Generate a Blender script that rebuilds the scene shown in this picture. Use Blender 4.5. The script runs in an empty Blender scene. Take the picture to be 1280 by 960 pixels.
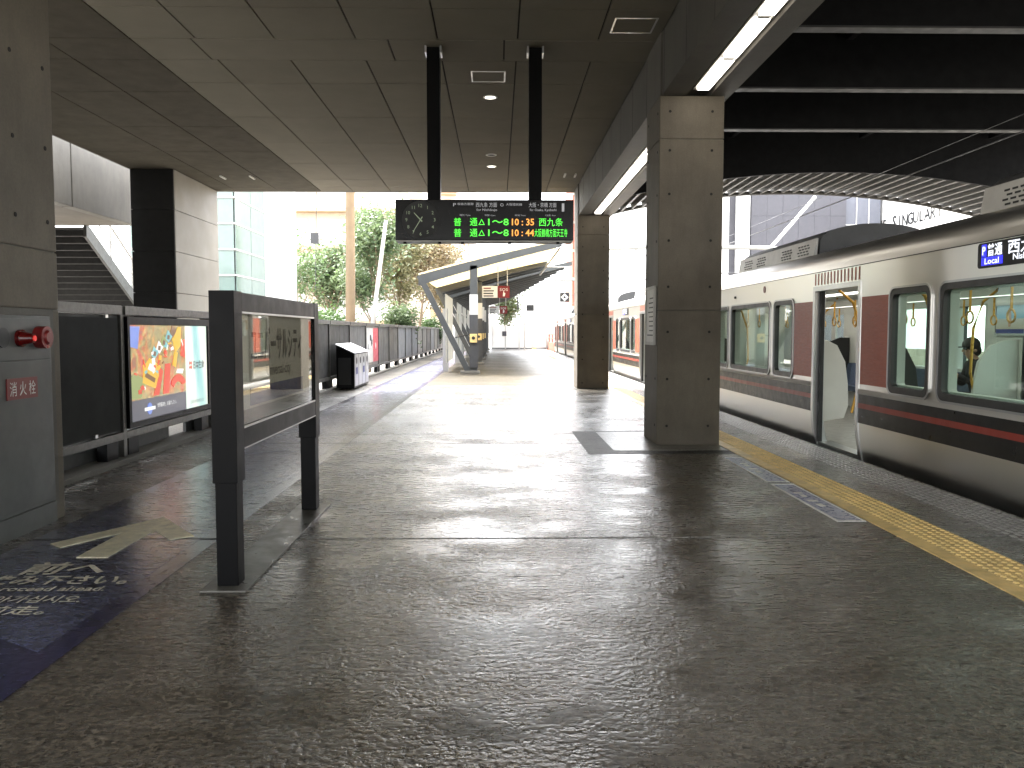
import bpy, bmesh, math, random
from mathutils import Vector, Matrix
R = math.radians
random.seed(7)
SC = bpy.context.scene
COL = SC.collection
EYE = 1.45
EXPO = 4.0
# ------------------------------------------------------------------ camera
cam = bpy.data.cameras.new('camera'); CAM = bpy.data.objects.new('camera', cam); COL.objects.link(CAM)
CAM.location = (0, 0, EYE); CAM.rotation_euler = (R(90 - 3.6), 0, R(-1.0))
cam.sensor_width = 36; cam.lens = 1035 / 1280 * 36; cam.clip_start = .05; cam.clip_end = 3000
SC.camera = CAM
# ------------------------------------------------------------------ sky, sun, exposure
W = bpy.data.worlds.new('World'); SC.world = W; W.use_nodes = True
nt = W.node_tree; bg = nt.nodes['Background']
sky = nt.nodes.new('ShaderNodeTexSky'); sky.sky_type = 'NISHITA'; sky.sun_disc = False
sky.sun_elevation = R(62); sky.sun_rotation = R(-35); sky.air_density = 1.0; sky.dust_density = 4.0
hs = nt.nodes.new('ShaderNodeHueSaturation'); hs.inputs['Saturation'].default_value = .18
nt.links.new(sky.outputs[0], hs.inputs['Color']); nt.links.new(hs.outputs[0], bg.inputs['Color'])
bg.inputs['Strength'].default_value = .15
sl = bpy.data.lights.new('sun', 'SUN'); sl.energy = 1.2; sl.angle = R(12); sl.color = (1, .96, .9)
SUN = bpy.data.objects.new('sun', sl); COL.objects.link(SUN)
az, el = R(-35), R(62)
sd = Vector((math.sin(az) * math.cos(el), math.cos(az) * math.cos(el), math.sin(el)))
SUN.rotation_euler = sd.to_track_quat('Z', 'Y').to_euler(); SUN.location = (0, 40, 60)
vs = SC.view_settings; vs.view_transform = 'Standard'; vs.look = 'None'; vs.exposure = EXPO; vs.gamma = 1; vs.use_curve_mapping = False
SC.render.engine = 'CYCLES'
SC.cycles.max_bounces = 8; SC.cycles.diffuse_bounces = 5; SC.cycles.glossy_bounces = 4; SC.cycles.transparent_max_bounces = 12
SC.cycles.caustics_reflective = False; SC.cycles.caustics_refractive = False
SC.cycles.sample_clamp_indirect = 6; SC.cycles.use_denoising = True
def em(v): return v / 2 ** EXPO

# ------------------------------------------------------------------ materials
M = {}
def _base(name):
    m = bpy.data.materials.new(name); m.use_nodes = True; M[name] = m
    return m, m.node_tree, m.node_tree.nodes['Principled BSDF']
def N(t, kind, **kw):
    n = t.nodes.new(kind)
    for k, v in kw.items():
        if k in n.inputs: n.inputs[k].default_value = v
        else: setattr(n, k, v)
    return n
def pos_map(t, scale=(1, 1, 1)):
    g = N(t, 'ShaderNodeNewGeometry'); mp = N(t, 'ShaderNodeMapping'); mp.inputs['Scale'].default_value = scale
    t.links.new(g.outputs['Position'], mp.inputs['Vector']); return mp.outputs[0]
def noise(t, vec, scale, detail=6, rough=.6):
    n = N(t, 'ShaderNodeTexNoise', Scale=scale, Detail=detail, Roughness=rough); t.links.new(vec, n.inputs['Vector']); return n.outputs['Fac']
def ramp(t, fac, stops):
    r = N(t, 'ShaderNodeValToRGB'); e = r.color_ramp.elements
    while len(e) < len(stops): e.new(.5)
    for el_, (p, c) in zip(e, stops):
        el_.position = p; el_.color = (c, c, c, 1) if isinstance(c, (int, float)) else (*c, 1)
    t.links.new(fac, r.inputs[0]); return r.outputs[0]
def mixc(t, fac, a, b, blend='MIX'):
    m = N(t, 'ShaderNodeMix', data_type='RGBA', blend_type=blend)
    for s, v in ((0, fac), (6, a), (7, b)):
        if hasattr(v, 'links') or hasattr(v, 'is_output'): t.links.new(v, m.inputs[s])
        else: m.inputs[s].default_value = v if s == 0 else (*v, 1)
    return m.outputs[2]
def pmat(name, col, rough=.5, metal=0, var=.2, scale=3, bump=0, bscale=60, stretch=(1, 1, 1), rvar=.1, spec=.5, trans=0):
    m, t, b = _base(name)
    v = pos_map(t, stretch)
    f = noise(t, v, scale)
    lo = tuple(c * (1 - var) for c in col); hi = tuple(min(1, c * (1 + var)) for c in col)
    t.links.new(ramp(t, f, [(.3, lo), (.7, hi)]), b.inputs['Base Color'])
    t.links.new(ramp(t, noise(t, v, scale * 2.3), [(.3, max(0, rough - rvar)), (.7, min(1, rough + rvar))]), b.inputs['Roughness'])
    b.inputs['Metallic'].default_value = metal; b.inputs['Specular IOR Level'].default_value = spec
    if bump:
        bp = N(t, 'ShaderNodeBump', Strength=bump, Distance=.004); t.links.new(noise(t, v, bscale), bp.inputs['Height']); t.links.new(bp.outputs[0], b.inputs['Normal'])
    return m
def emat(name, col, s):
    m, t, b = _base(name); b.inputs['Base Color'].default_value = (*[c * .5 for c in col], 1)
    b.inputs['Emission Color'].default_value = (*col, 1); b.inputs['Emission Strength'].default_value = em(s); b.inputs['Roughness'].default_value = .3
    return m
def glass(name, tint=(.9, .97, .94), ior=1.5):
    m = bpy.data.materials.new(name); m.use_nodes = True; t = m.node_tree; M[name] = m
    t.nodes.remove(t.nodes['Principled BSDF'])
    tr = N(t, 'ShaderNodeBsdfTransparent'); tr.inputs[0].default_value = (*tint, 1)
    gl = N(t, 'ShaderNodeBsdfGlossy'); gl.inputs['Roughness'].default_value = .015
    g = N(t, 'ShaderNodeNewGeometry'); dt = N(t, 'ShaderNodeVectorMath', operation='DOT_PRODUCT'); t.links.new(g.outputs['Normal'], dt.inputs[0]); t.links.new(g.outputs['Incoming'], dt.inputs[1])
    ab = N(t, 'ShaderNodeMath', operation='ABSOLUTE'); t.links.new(dt.outputs['Value'], ab.inputs[0])
    om = N(t, 'ShaderNodeMath', operation='SUBTRACT'); om.inputs[0].default_value = 1; t.links.new(ab.outputs[0], om.inputs[1])
    pw = N(t, 'ShaderNodeMath', operation='POWER'); t.links.new(om.outputs[0], pw.inputs[0]); pw.inputs[1].default_value = 5
    f0 = ((ior - 1) / (ior + 1)) ** 2
    fr = N(t, 'ShaderNodeMath', operation='MULTIPLY_ADD'); t.links.new(pw.outputs[0], fr.inputs[0]); fr.inputs[1].default_value = 1 - f0; fr.inputs[2].default_value = f0
    mx = N(t, 'ShaderNodeMixShader')
    t.links.new(fr.outputs[0], mx.inputs[0]); t.links.new(tr.outputs[0], mx.inputs[1]); t.links.new(gl.outputs[0], mx.inputs[2])
    t.links.new(mx.outputs[0], t.nodes['Material Output'].inputs[0]); return m

def floor_mat(name, dark, light, ro=0.0, bm_=1.0, spec=1.0):
    m, t, b = _base(name)
    v = pos_map(t); vs_ = pos_map(t, (1, 2.6, 1))
    big = noise(t, v, .5, 5); mid = noise(t, vs_, 2.6, 9, .68); grit = noise(t, pos_map(t, (1, 1.0, 1)), 36, 2, .6); coarse = noise(t, vs_, 9, 4, .6)
    c = mixc(t, ramp(t, mid, [(.3, 0), (.72, 1)]), dark, light)
    c = mixc(t, ramp(t, big, [(.35, .0), (.65, .6)]), c, tuple(x * .6 for x in dark))
    pits = ramp(t, noise(t, pos_map(t, (1, 4.5, 1)), 6, 8, .75), [(.59, 0), (.65, 1)])
    c = mixc(t, pits, c, tuple(x * .3 for x in dark))
    c = mixc(t, 1.0, c, ramp(t, grit, [(.36, .4), (.5, .95), (.64, 1.7)]), 'MULTIPLY')
    t.links.new(c, b.inputs['Base Color'])
    rr = N(t, 'ShaderNodeMath', operation='ADD'); rr.use_clamp = True
    t.links.new(ramp(t, coarse, [(.3, .17 + ro), (.7, .30 + ro)]), rr.inputs[0]); t.links.new(ramp(t, big, [(.35, 0), (.7, .08)]), rr.inputs[1])
    r2 = N(t, 'ShaderNodeMath', operation='MULTIPLY_ADD'); t.links.new(pits, r2.inputs[0]); r2.inputs[1].default_value = .4; t.links.new(rr.outputs[0], r2.inputs[2])
    t.links.new(r2.outputs[0], b.inputs['Roughness'])
    sp = N(t, 'ShaderNodeMath', operation='MULTIPLY_ADD'); t.links.new(pits, sp.inputs[0]); sp.inputs[1].default_value = -.8 * spec; sp.inputs[2].default_value = spec
    t.links.new(sp.outputs[0], b.inputs['Specular IOR Level'])
    h1 = N(t, 'ShaderNodeMath', operation='MULTIPLY_ADD'); t.links.new(grit, h1.inputs[0]); h1.inputs[1].default_value = 2.0; t.links.new(coarse, h1.inputs[2])
    bp = N(t, 'ShaderNodeBump', Distance=.012)
    zone = noise(t, pos_map(t, (.9, 1.3, 1)), 1.1, 4, .6)
    t.links.new(ramp(t, zone, [(.40, .08 * bm_), (.54, .42 * bm_), (.68, 1.0 * bm_)]), bp.inputs['Strength'])
    t.links.new(h1.outputs[0], bp.inputs['Height']); t.links.new(bp.outputs[0], b.inputs['Normal'])
    return m
def concrete(name, col, var=.25, bump=.25):
    m, t, b = _base(name)
    v = pos_map(t); vv = pos_map(t, (1.6, 1.6, .35))
    a = noise(t, v, 1.3, 8, .65); s = noise(t, vv, 2.2, 7, .7); f = noise(t, v, 60, 4)
    lo = tuple(c * (1 - var) for c in col); hi = tuple(c * (1 + var) for c in col)
    c = mixc(t, ramp(t, a, [(.3, 0), (.7, 1)]), lo, hi)
    c = mixc(t, ramp(t, s, [(.45, 0), (.8, .55)]), c, tuple(x * .5 for x in col))
    c = mixc(t, 1.0, c, ramp(t, f, [(.3, .88), (.7, 1.08)]), 'MULTIPLY')
    t.links.new(c, b.inputs['Base Color']); b.inputs['Roughness'].default_value = .68
    bp = N(t, 'ShaderNodeBump', Strength=bump, Distance=.004); t.links.new(noise(t, v, 25, 8, .7), bp.inputs['Height']); t.links.new(bp.outputs[0], b.inputs['Normal'])
    return m
def leafmat(name, a, b_):
    m, t, b = _base(name)
    t.links.new(ramp(t, noise(t, pos_map(t), 1.2, 4), [(.3, a), (.7, b_)]), b.inputs['Base Color']); b.inputs['Roughness'].default_value = .55
    tr = N(t, 'ShaderNodeBsdfTranslucent'); tr.inputs[0].default_value = (*b_, 1); mx = N(t, 'ShaderNodeMixShader'); mx.inputs[0].default_value = .3
    out = t.nodes['Material Output']
    t.links.new(b.outputs[0], mx.inputs[1]); t.links.new(tr.outputs[0], mx.inputs[2]); t.links.new(mx.outputs[0], out.inputs[0]); return m
def translucent(name, col, f=.5):
    m, t, b = _base(name); b.inputs['Base Color'].default_value = (*col, 1); b.inputs['Roughness'].default_value = .6
    tr = N(t, 'ShaderNodeBsdfTranslucent'); tr.inputs[0].default_value = (*col, 1); mx = N(t, 'ShaderNodeMixShader'); mx.inputs[0].default_value = f
    t.links.new(b.outputs[0], mx.inputs[1]); t.links.new(tr.outputs[0], mx.inputs[2]); t.links.new(mx.outputs[0], t.nodes['Material Output'].inputs[0]); return m

floor_mat('slab', (.056, .046, .033), (.108, .092, .070))
floor_mat('slab_mid', (.040, .035, .027), (.085, .075, .06), .02, 1.0, .5)  # colour darkened and gloss cut to hold down daylight spilling under the ceiling
floor_mat('slab_dimmed', (.036, .031, .023), (.062, .055, .043), .12, .8, .15)  # darkest slab: canopy shade and toned-down daylight are put into the colour
floor_mat('patch_dark', (.026, .025, .023), (.045, .043, .04), .25, 1.0, .15)
floor_mat('patch_light', (.12, .112, .094), (.18, .168, .142), .1, .5, .6)
floor_mat('lane', (.052, .057, .105), (.10, .106, .18), -.03, .2)
floor_mat('lane_border', (.016, .015, .046), (.03, .028, .072), -.05, .10)
floor_mat('edge_paving', (.10, .096, .088), (.17, .165, .155), 0, .5)
pmat('lane_paint', (.74, .69, .50), .45, var=.25, scale=14)
pmat('lane_text', (.68, .64, .52), .45, var=.3, scale=20)
pmat('yellow', (.66, .48, .19), .5, var=.28, scale=6, bump=.2)
pmat('plate', (.085, .08, .068), .35, var=.2, scale=4)
pmat('bars', (.30, .295, .28), .4, var=.2, scale=3)
pmat('sticker_blue', (.14, .15, .26), .3, var=.25, scale=9)
pmat('frame_grey', (.05, .05, .05), .4, metal=.6, var=.1)
pmat('cover_black', (.05, .05, .049), .95, var=.1, spec=.03)
pmat('fence_panel_lit', (.085, .085, .08), .5, var=.14, scale=1.2, spec=.2)  # near panel grey lightened: daylight past the ceiling is put into the colour
pmat('stair_dark', (.018, .018, .018), .7, var=.2)
pmat('joint', (.02, .019, .017), .9)
concrete('concrete', (.105, .088, .064)); concrete('concrete_pale', (.15, .138, .115), .2); concrete('concrete_beam', (.09, .084, .071), .15, .12)
pmat('hole', (.015, .014, .012), .95)
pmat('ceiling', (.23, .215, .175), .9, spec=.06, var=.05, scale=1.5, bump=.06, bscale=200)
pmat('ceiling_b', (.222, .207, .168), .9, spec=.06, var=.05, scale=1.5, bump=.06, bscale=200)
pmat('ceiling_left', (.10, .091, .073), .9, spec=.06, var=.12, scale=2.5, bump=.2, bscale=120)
pmat('black_metal', (.0035, .0035, .0038), .38, var=.15, rvar=.06, spec=.08)
pmat('board_black', (.004, .004, .0045), .25, spec=.25, var=.1, rvar=.03)
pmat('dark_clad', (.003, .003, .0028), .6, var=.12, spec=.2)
pmat('roof_dark', (.006, .006, .0065), .8, var=.2, spec=.15)
pmat('flange_lit', (.018, .018, .018), .6, var=.15)  # lighter than the beam webs: light on the undersides put into the colour
pmat('corrugated', (.06, .056, .05), .5, var=.12)
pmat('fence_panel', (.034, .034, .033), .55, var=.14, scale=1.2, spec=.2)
pmat('fence_panel_b', (.15, .14, .12), .5, var=.14, scale=1.2)
pmat('fence_panel_c', (.13, .14, .155), .5, var=.14, scale=1.2)
pmat('fence_rail', (.075, .072, .065), .42, metal=.5, var=.25, scale=9)
pmat('cabinet', (.072, .076, .072), .45, var=.08)
pmat('steel', (.52, .52, .52), .32, metal=1, var=.03, rvar=.02, scale=1)
pmat('stainless', (.74, .72, .68), .32, metal=1, var=.02, rvar=.02, scale=.6, stretch=(1, .5, 2))
pmat('white_metal', (.62, .60, .56), .4, var=.05)
pmat('orange_film', (.30, .06, .03), .42, var=.12, scale=5, stretch=(1, 1, 6))
pmat('black_band', (.008, .007, .006), .35, var=.2, spec=.35)
pmat('red_band', (.22, .025, .015), .4, var=.1)
pmat('rubber', (.012, .012, .012), .6)
pmat('train_wall', (.60, .60, .55), .45, var=.03)
pmat('train_floor', (.30, .29, .26), .35, var=.1)
pmat('gold', (.55, .30, .05), .3, metal=.4, var=.06)
pmat('seat', (.05, .07, .11), .85, var=.25, scale=30)
pmat('ac_grey', (.50, .49, .46), .5, var=.1, scale=4)
pmat('ac_dark', (.05, .05, .05), .6, var=.15)
pmat('white', (.72, .71, .68), .45, var=.04)
pmat('off_white', (.56, .55, .51), .45, var=.05)
pmat('sign_white', (.60, .58, .52), .4, var=.03)
pmat('sign_blue', (.02, .035, .16), .4, var=.1)
pmat('ink', (.015, .015, .017), .5, var=.05)
pmat('red', (.17, .012, .012), .35, var=.1)
pmat('red_lamp', (.10, .003, .003), .12, var=.05)
pmat('red_poster', (.42, .03, .05), .4)
pmat('canopy_steel', (.055, .058, .056), .5, var=.12)
translucent('membrane', (.72, .64, .46), .5)
translucent('frosted', (.5, .5, .46), .45)
pmat('pale_steel', (.42, .41, .38), .5, var=.12)
pmat('pole_beige', (.18, .125, .07), .7, var=.1)
pmat('plaster', (.50, .44, .35), .8, var=.06); pmat('slab_edge', (.42, .30, .19), .8, var=.1); pmat('wall_white', (.78, .77, .74), .7, var=.03)
pmat('clad_grey', (.062, .06, .07), .6, var=.06); pmat('clad_blue', (.12, .125, .15), .5, var=.06); pmat('brick_red', (.40, .13, .085), .8, var=.12)
pmat('panel_cream', (.23, .212, .175), .55, var=.05, scale=.8)
pmat('bark', (.16, .12, .08), .9, var=.3, scale=9)
leafmat('leaf_green', (.055, .095, .04), (.12, .165, .075)); leafmat('leaf_olive', (.10, .11, .04), (.19, .17, .08)); leafmat('leaf_dark', (.03, .07, .02), (.07, .12, .035)); leafmat('leaf_brown', (.14, .10, .05), (.22, .17, .09))
pmat('gravel', (.30, .28, .25), .9, var=.45, scale=20, bump=.8, bscale=30)
pmat('ballast', (.10, .09, .08), .95, var=.5, scale=18, bump=.8, bscale=30)
pmat('ground', (.20, .19, .165), .9, var=.25, scale=.6)
pmat('rail_steel', (.25, .2, .16), .4, metal=.8)
pmat('wire', (.10, .10, .10), .4, metal=.6)
pmat('skin', (.52, .32, .22), .5, var=.06); pmat('cloth', (.018, .018, .021), .85, var=.3, scale=30); pmat('hair', (.012, .01, .009), .6)
glass('glass', (.86, .95, .91)); glass('sign_glass', (.93, .93, .90), 1.55)
pmat('green_glass', (.15, .20, .18), .12, var=.08, rvar=.03)
emat('tube', (1, .93, .82), 9); emat('downlight', (1, .93, .8), 7); emat('train_light', (1, .97, .88), 6)
emat('led_green', (.10, 1, .06), 1.5); emat('led_orange', (1, .36, .06), 1.5); emat('led_white', (.85, .9, 1), 1.5); emat('led_blue', (.03, .03, .85), 1.3)
emat('board_text', (.6, .6, .62), .45); emat('clock_text', (.5, .6, .4), .22); emat('red_glow', (1, .05, .04), .5)
emat('ad_dark', (.13, .13, .16), .75); emat('ad_white', (.95, .95, .92), .95); emat('ad_yellow', (.90, .55, .06), .85); emat('ad_red', (.8, .09, .05), .85)
emat('ad_cyan', (.25, .62, .68), .8); emat('ad_blue', (.2, .3, .75), .9); emat('ad_brown', (.25, .12, .05), .7); emat('ad_green', (.35, .42, .16), .8); emat('ad_ink', (.20, .21, .23), .12)

def ad_art(name):
    m, t, b = _base(name); v = pos_map(t)
    nn = N(t, 'ShaderNodeTexNoise', Scale=2.3, Detail=7, Roughness=.6, Distortion=2.2); t.links.new(pos_map(t, (1, 1.2, .8)), nn.inputs['Vector']); n1 = nn.outputs['Fac']; n2 = noise(t, v, 22, 6, .75)
    c1 = ramp(t, n1, [(.28, (.22, .18, .45)), (.36, (.85, .12, .06)), (.43, (.85, .35, .07)), (.48, (.78, .55, .2)), (.52, (.32, .36, .16)), (.57, (.72, .5, .12)), (.62, (.85, .15, .06)), (.7, (.35, .14, .1)), (.76, (.8, .6, .3))])
    c2 = ramp(t, n2, [(.35, .35), (.65, 1.4)])
    c = mixc(t, 1.0, c1, c2, 'MULTIPLY'); t.links.new(c, b.inputs['Emission Color']); b.inputs['Emission Strength'].default_value = em(.85)
    b.inputs['Base Color'].default_value = (.2, .2, .2, 1); b.inputs['Roughness'].default_value = .2
def ad_sky(name):
    m, t, b = _base(name); v = pos_map(t, (1, 1.4, .35)); n1 = noise(t, v, 2.2, 3, .5)
    t.links.new(ramp(t, n1, [(.3, (.30, .62, .62)), (.45, (.58, .82, .74)), (.62, (.92, .95, .80))]), b.inputs['Emission Color'])
    b.inputs['Emission Strength'].default_value = em(1.15); b.inputs['Base Color'].default_value = (.2, .2, .2, 1)
ad_art('ad_art'); ad_sky('ad_sky')
def beach(name):
    m, t, b = _base(name); g = N(t, 'ShaderNodeNewGeometry'); s = N(t, 'ShaderNodeSeparateXYZ'); t.links.new(g.outputs['Position'], s.inputs[0])
    mr = N(t, 'ShaderNodeMapRange'); mr.inputs['From Min'].default_value = 1.42; mr.inputs['From Max'].default_value = 1.82; t.links.new(s.outputs['Z'], mr.inputs['Value'])
    t.links.new(ramp(t, mr.outputs[0], [(0, (.02, .04, .22)), (.16, (.02, .04, .22)), (.18, (.55, .50, .40)), (.5, (.5, .52, .5)), (.55, (.2, .42, .6)), (.8, (.42, .6, .75))]), b.inputs['Base Color'])
beach('poster_beach')

# ------------------------------------------------------------------ geometry helpers
def bm_new(): return bmesh.new()
def box(bm, x0, x1, y0, y1, z0, z1):
    v = [bm.verts.new((x, y, z)) for x in (x0, x1) for y in (y0, y1) for z in (z0, z1)]
    for f in ((0, 1, 3, 2), (4, 6, 7, 5), (0, 4, 5, 1), (2, 3, 7, 6), (0, 2, 6, 4), (1, 5, 7, 3)): bm.faces.new([v[i] for i in f])
    return bm
def prism(bm, pts, axis, a, b):
    """pts: closed 2-D outline; axis 0/1/2 = extrusion axis; the other two axes in order"""
    def P(p, h):
        return ((h, p[0], p[1]), (p[0], h, p[1]), (p[0], p[1], h))[axis]
    A = [bm.verts.new(P(p, a)) for p in pts]; B = [bm.verts.new(P(p, b)) for p in pts]; n = len(pts)
    bm.faces.new(A[::-1]); bm.faces.new(B)
    for i in range(n): bm.faces.new((A[i], A[(i + 1) % n], B[(i + 1) % n], B[i]))
    return bm
def tube(bm, pts, r, seg=8, r1=None):
    pts = [Vector(p) for p in pts]; n = len(pts); rings = []
    for i, p in enumerate(pts):
        d = (pts[min(i + 1, n - 1)] - pts[max(i - 1, 0)]).normalized()
        u = d.orthogonal().normalized() if abs(d.z) > .95 or True else 0
        ref = Vector((0, 0, 1)) if abs(d.z) < .9 else Vector((1, 0, 0))
        u = d.cross(ref).normalized(); w = d.cross(u)
        rr = r if r1 is None else r + (r1 - r) * i / (n - 1)
        rings.append([bm.verts.new(p + (u * math.cos(2 * math.pi * k / seg) + w * math.sin(2 * math.pi * k / seg)) * rr) for k in range(seg)])
    for a, b in zip(rings, rings[1:]):
        for k in range(seg): bm.faces.new((a[k], a[(k + 1) % seg], b[(k + 1) % seg], b[k]))
    bm.faces.new(rings[0][::-1]); bm.faces.new(rings[-1]); return bm
def beam(bm, p, q, w, h):
    """rectangular bar from p to q, w across (horizontal), h deep"""
    p, q = Vector(p), Vector(q); d = (q - p).normalized(); ref = Vector((0, 1, 0)) if abs(d.y) < .9 else Vector((0, 0, 1))
    a = ref * (w / 2); b = d.cross(ref).normalized() * (h / 2)
    v = [bm.verts.new(c + s * a + t_ * b) for c in (p, q) for s in (-1, 1) for t_ in (-1, 1)]
    for f in ((0, 1, 3, 2), (4, 6, 7, 5), (0, 4, 5, 1), (2, 3, 7, 6), (0, 2, 6, 4), (1, 5, 7, 3)): bm.faces.new([v[i] for i in f])
    return bm
def disc(bm, c, r, axis, seg=10, thick=.01):
    pts = [(r * math.cos(2 * math.pi * k / seg), r * math.sin(2 * math.pi * k / seg)) for k in range(seg)]
    o = [i for i in range(3) if i != axis]
    return prism(bm, [(c[o[0]] + p[0], c[o[1]] + p[1]) for p in pts], axis, c[axis] - thick / 2, c[axis] + thick / 2)
def rrect(y0, y1, z0, z1, r, seg=5):
    out = []
    for cy, cz, a0 in ((y1 - r, z1 - r, 0), (y0 + r, z1 - r, 90), (y0 + r, z0 + r, 180), (y1 - r, z0 + r, 270)):
        for k in range(seg + 1):
            a = R(a0 + 90 * k / seg); out.append((cy + r * math.cos(a), cz + r * math.sin(a)))
    return out
def ring(bm, outer, inner, axis, a, b):
    def P(p, h): return ((h, p[0], p[1]), (p[0], h, p[1]), (p[0], p[1], h))[axis]
    L = [[bm.verts.new(P(p, h)) for p in o] for o in (outer, inner) for h in (a, b)]; n = len(outer)
    for i in range(n):
        j = (i + 1) % n
        for q, s in ((0, 1), (1, 3), (3, 2), (2, 0)): bm.faces.new((L[q][i], L[q][j], L[s][j], L[s][i]))
    return bm
def wpos(o):
    p = Vector((0, 0, 0))
    while o: p += o.location; o = o.parent
    return p
def obj(name, bm, mat, parent=None, smooth=False, bevel=0, loc=None, **props):
    if isinstance(bm, bpy.types.Mesh): me = bm
    else:
        bmesh.ops.recalc_face_normals(bm, faces=bm.faces)
        if bevel: bmesh.ops.bevel(bm, geom=list(bm.edges), offset=bevel, segments=2, affect='EDGES', profile=.6)
        me = bpy.data.meshes.new(name); bm.to_mesh(me); bm.free()
        if mat: me.materials.append(M[mat])
        if smooth:
            for p in me.polygons: p.use_smooth = True
            try: me.set_sharp_from_angle(angle=R(40))
            except Exception: pass
    o = bpy.data.objects.new(name, me); COL.objects.link(o)
    if loc is not None: o.location = loc
    if parent:
        o.parent = parent; o.location = Vector(o.location) - wpos(parent)
    for k, v in props.items(): o[k] = v
    return o
def thing(name, label, cat, loc=(0, 0, 0), group=None):
    o = bpy.data.objects.new(name, None); o.empty_display_size = .1; COL.objects.link(o); o.location = loc
    o['label'] = label; o['category'] = cat
    if group: o['group'] = group
    return o
def struct(name, bm=None, mat=None, **k):
    if bm is None:
        o = bpy.data.objects.new(name, None); COL.objects.link(o)
    else: o = obj(name, bm, mat, **k)
    o['kind'] = 'structure'; return o
def tag(o, label, cat, group=None):
    o['label'] = label; o['category'] = cat
    if group: o['group'] = group
    return o
FACE = {'cam': (R(90), 0, 0), 'px': (R(90), 0, R(90)), 'nx': (R(90), 0, R(-90)), 'up': (0, 0, 0)}
DG = None
def text(name, body, loc, size, face, mat, parent=None, align='CENTER', sx=1, width=None, shear=0, bold=0, label=None, sy=1, res=2):
    cu = bpy.data.curves.new('txt', 'FONT'); cu.body = body; cu.size = size; cu.align_x = align; cu.align_y = 'CENTER'; cu.resolution_u = res; cu.shear = shear; cu.offset = bold
    to = bpy.data.objects.new('txt', cu); COL.objects.link(to)
    bpy.context.view_layer.update()
    me = bpy.data.meshes.new_from_object(to.evaluated_get(bpy.context.evaluated_depsgraph_get()))
    COL.objects.unlink(to); bpy.data.objects.remove(to); bpy.data.curves.remove(cu)
    if len(me.vertices):
        xs = [v.co.x for v in me.vertices]; ys = [v.co.y for v in me.vertices]
        if width: sx = width / max(1e-6, max(xs) - min(xs))
        cx = (max(xs) + min(xs)) / 2 if align == 'CENTER' else 0; cy = (max(ys) + min(ys)) / 2
        for v in me.vertices: v.co = Vector(((v.co.x - cx) * sx, (v.co.y - cy) * sy, 0))
    from mathutils import Euler
    me.transform(Matrix.Translation(loc) @ Euler(FACE[face]).to_matrix().to_4x4())
    me.materials.clear(); me.materials.append(M[mat])
    o = obj(name, me, None, parent)
    if label: o['label'] = label
    return o
def copy_tree(o, loc):
    def rec(s, par):
        c = s.copy(); COL.objects.link(c); c.parent = par
        for ch in s.children: rec(ch, c)
        return c
    c = rec(o, None); c.location = loc; return c

# ================================================================== GROUND AND PLATFORM
b = bm_new(); box(b, -1200, 1200, -300, 2200, -1.6, -1.4); struct('ground', b, 'ground')
b = bm_new(); box(b, 4.35, 13.4, -30, 200, -1.39, -1.25); tb = struct('track_bed', b, 'ballast')
for x in (5.63 - .53, 5.63 + .53, 9.5 - .53, 9.5 + .53):
    b = bm_new(); box(b, x - .035, x + .035, -30, 200, -1.25, -1.10); obj('rail', b, 'rail_steel', tb)
b = bm_new(); box(b, -40, -4.5, -30, 90, -1.39, -.55); struct('side_ground', b, 'gravel')

plat = struct('platform')
b = bm_new(); box(b, -4.45, 4.1, -16, 74, -1.35, -.10); box(b, 3.95, 4.085, -16, 74, -.10, -.03); obj('platform_base', b, 'joint', plat)
G = .015
ys = [-16, -10, -4.3, .0, 5.75, 10.7, 11.7, 17.2, 22.4, 28, 34, 40, 46, 52, 58, 64, 70, 74]
for i, (a, c) in enumerate(zip(ys, ys[1:])):
    b = bm_new(); box(b, -4.45, 2.84, a + G, c - G, -.10, 0)
    obj('slab', b, 'slab' if c <= 11.75 else 'slab_mid' if c < 22.5 else 'slab_dimmed', plat, bevel=.004)
    b = bm_new(); box(b, 3.28, 4.1, a + G, c - G, -.10, 0)
    obj('edge_slab', b, 'edge_paving', plat, bevel=.004)
# kerb at foot of fence
b = bm_new(); box(b, -4.42, -4.08, -2, 64, -.02, .055); obj('kerb', b, 'concrete_beam', plat, bevel=.008)
# yellow strip + tactile tiles
b = bm_new(); box(b, 2.845, 2.965, -6, 74, -.05, .004); obj('smooth_yellow_strip', b, 'yellow', plat)
b = bm_new(); box(b, 2.968, 3.275, 0.002, .298, -.05, .003)
for i in range(5):
    for j in range(5):
        cx, cy = 2.995 + i * .0632, .03 + j * .06
        v0 = [b.verts.new((cx + .021 * math.cos(k * math.pi / 3), cy + .021 * math.sin(k * math.pi / 3), .003)) for k in range(6)]
        v1 = [b.verts.new((cx + .012 * math.cos(k * math.pi / 3), cy + .012 * math.sin(k * math.pi / 3), .011)) for k in range(6)]
        b.faces.new(v1)
        for k in range(6): b.faces.new((v0[k], v0[(k + 1) % 6], v1[(k + 1) % 6], v1[k]))
t0 = obj('tactile_tile', b, 'yellow', plat); t0.location.y += 2.1
for k in range(1, 236):
    c = t0.copy(); COL.objects.link(c); c.location.y += .3 * k
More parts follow.
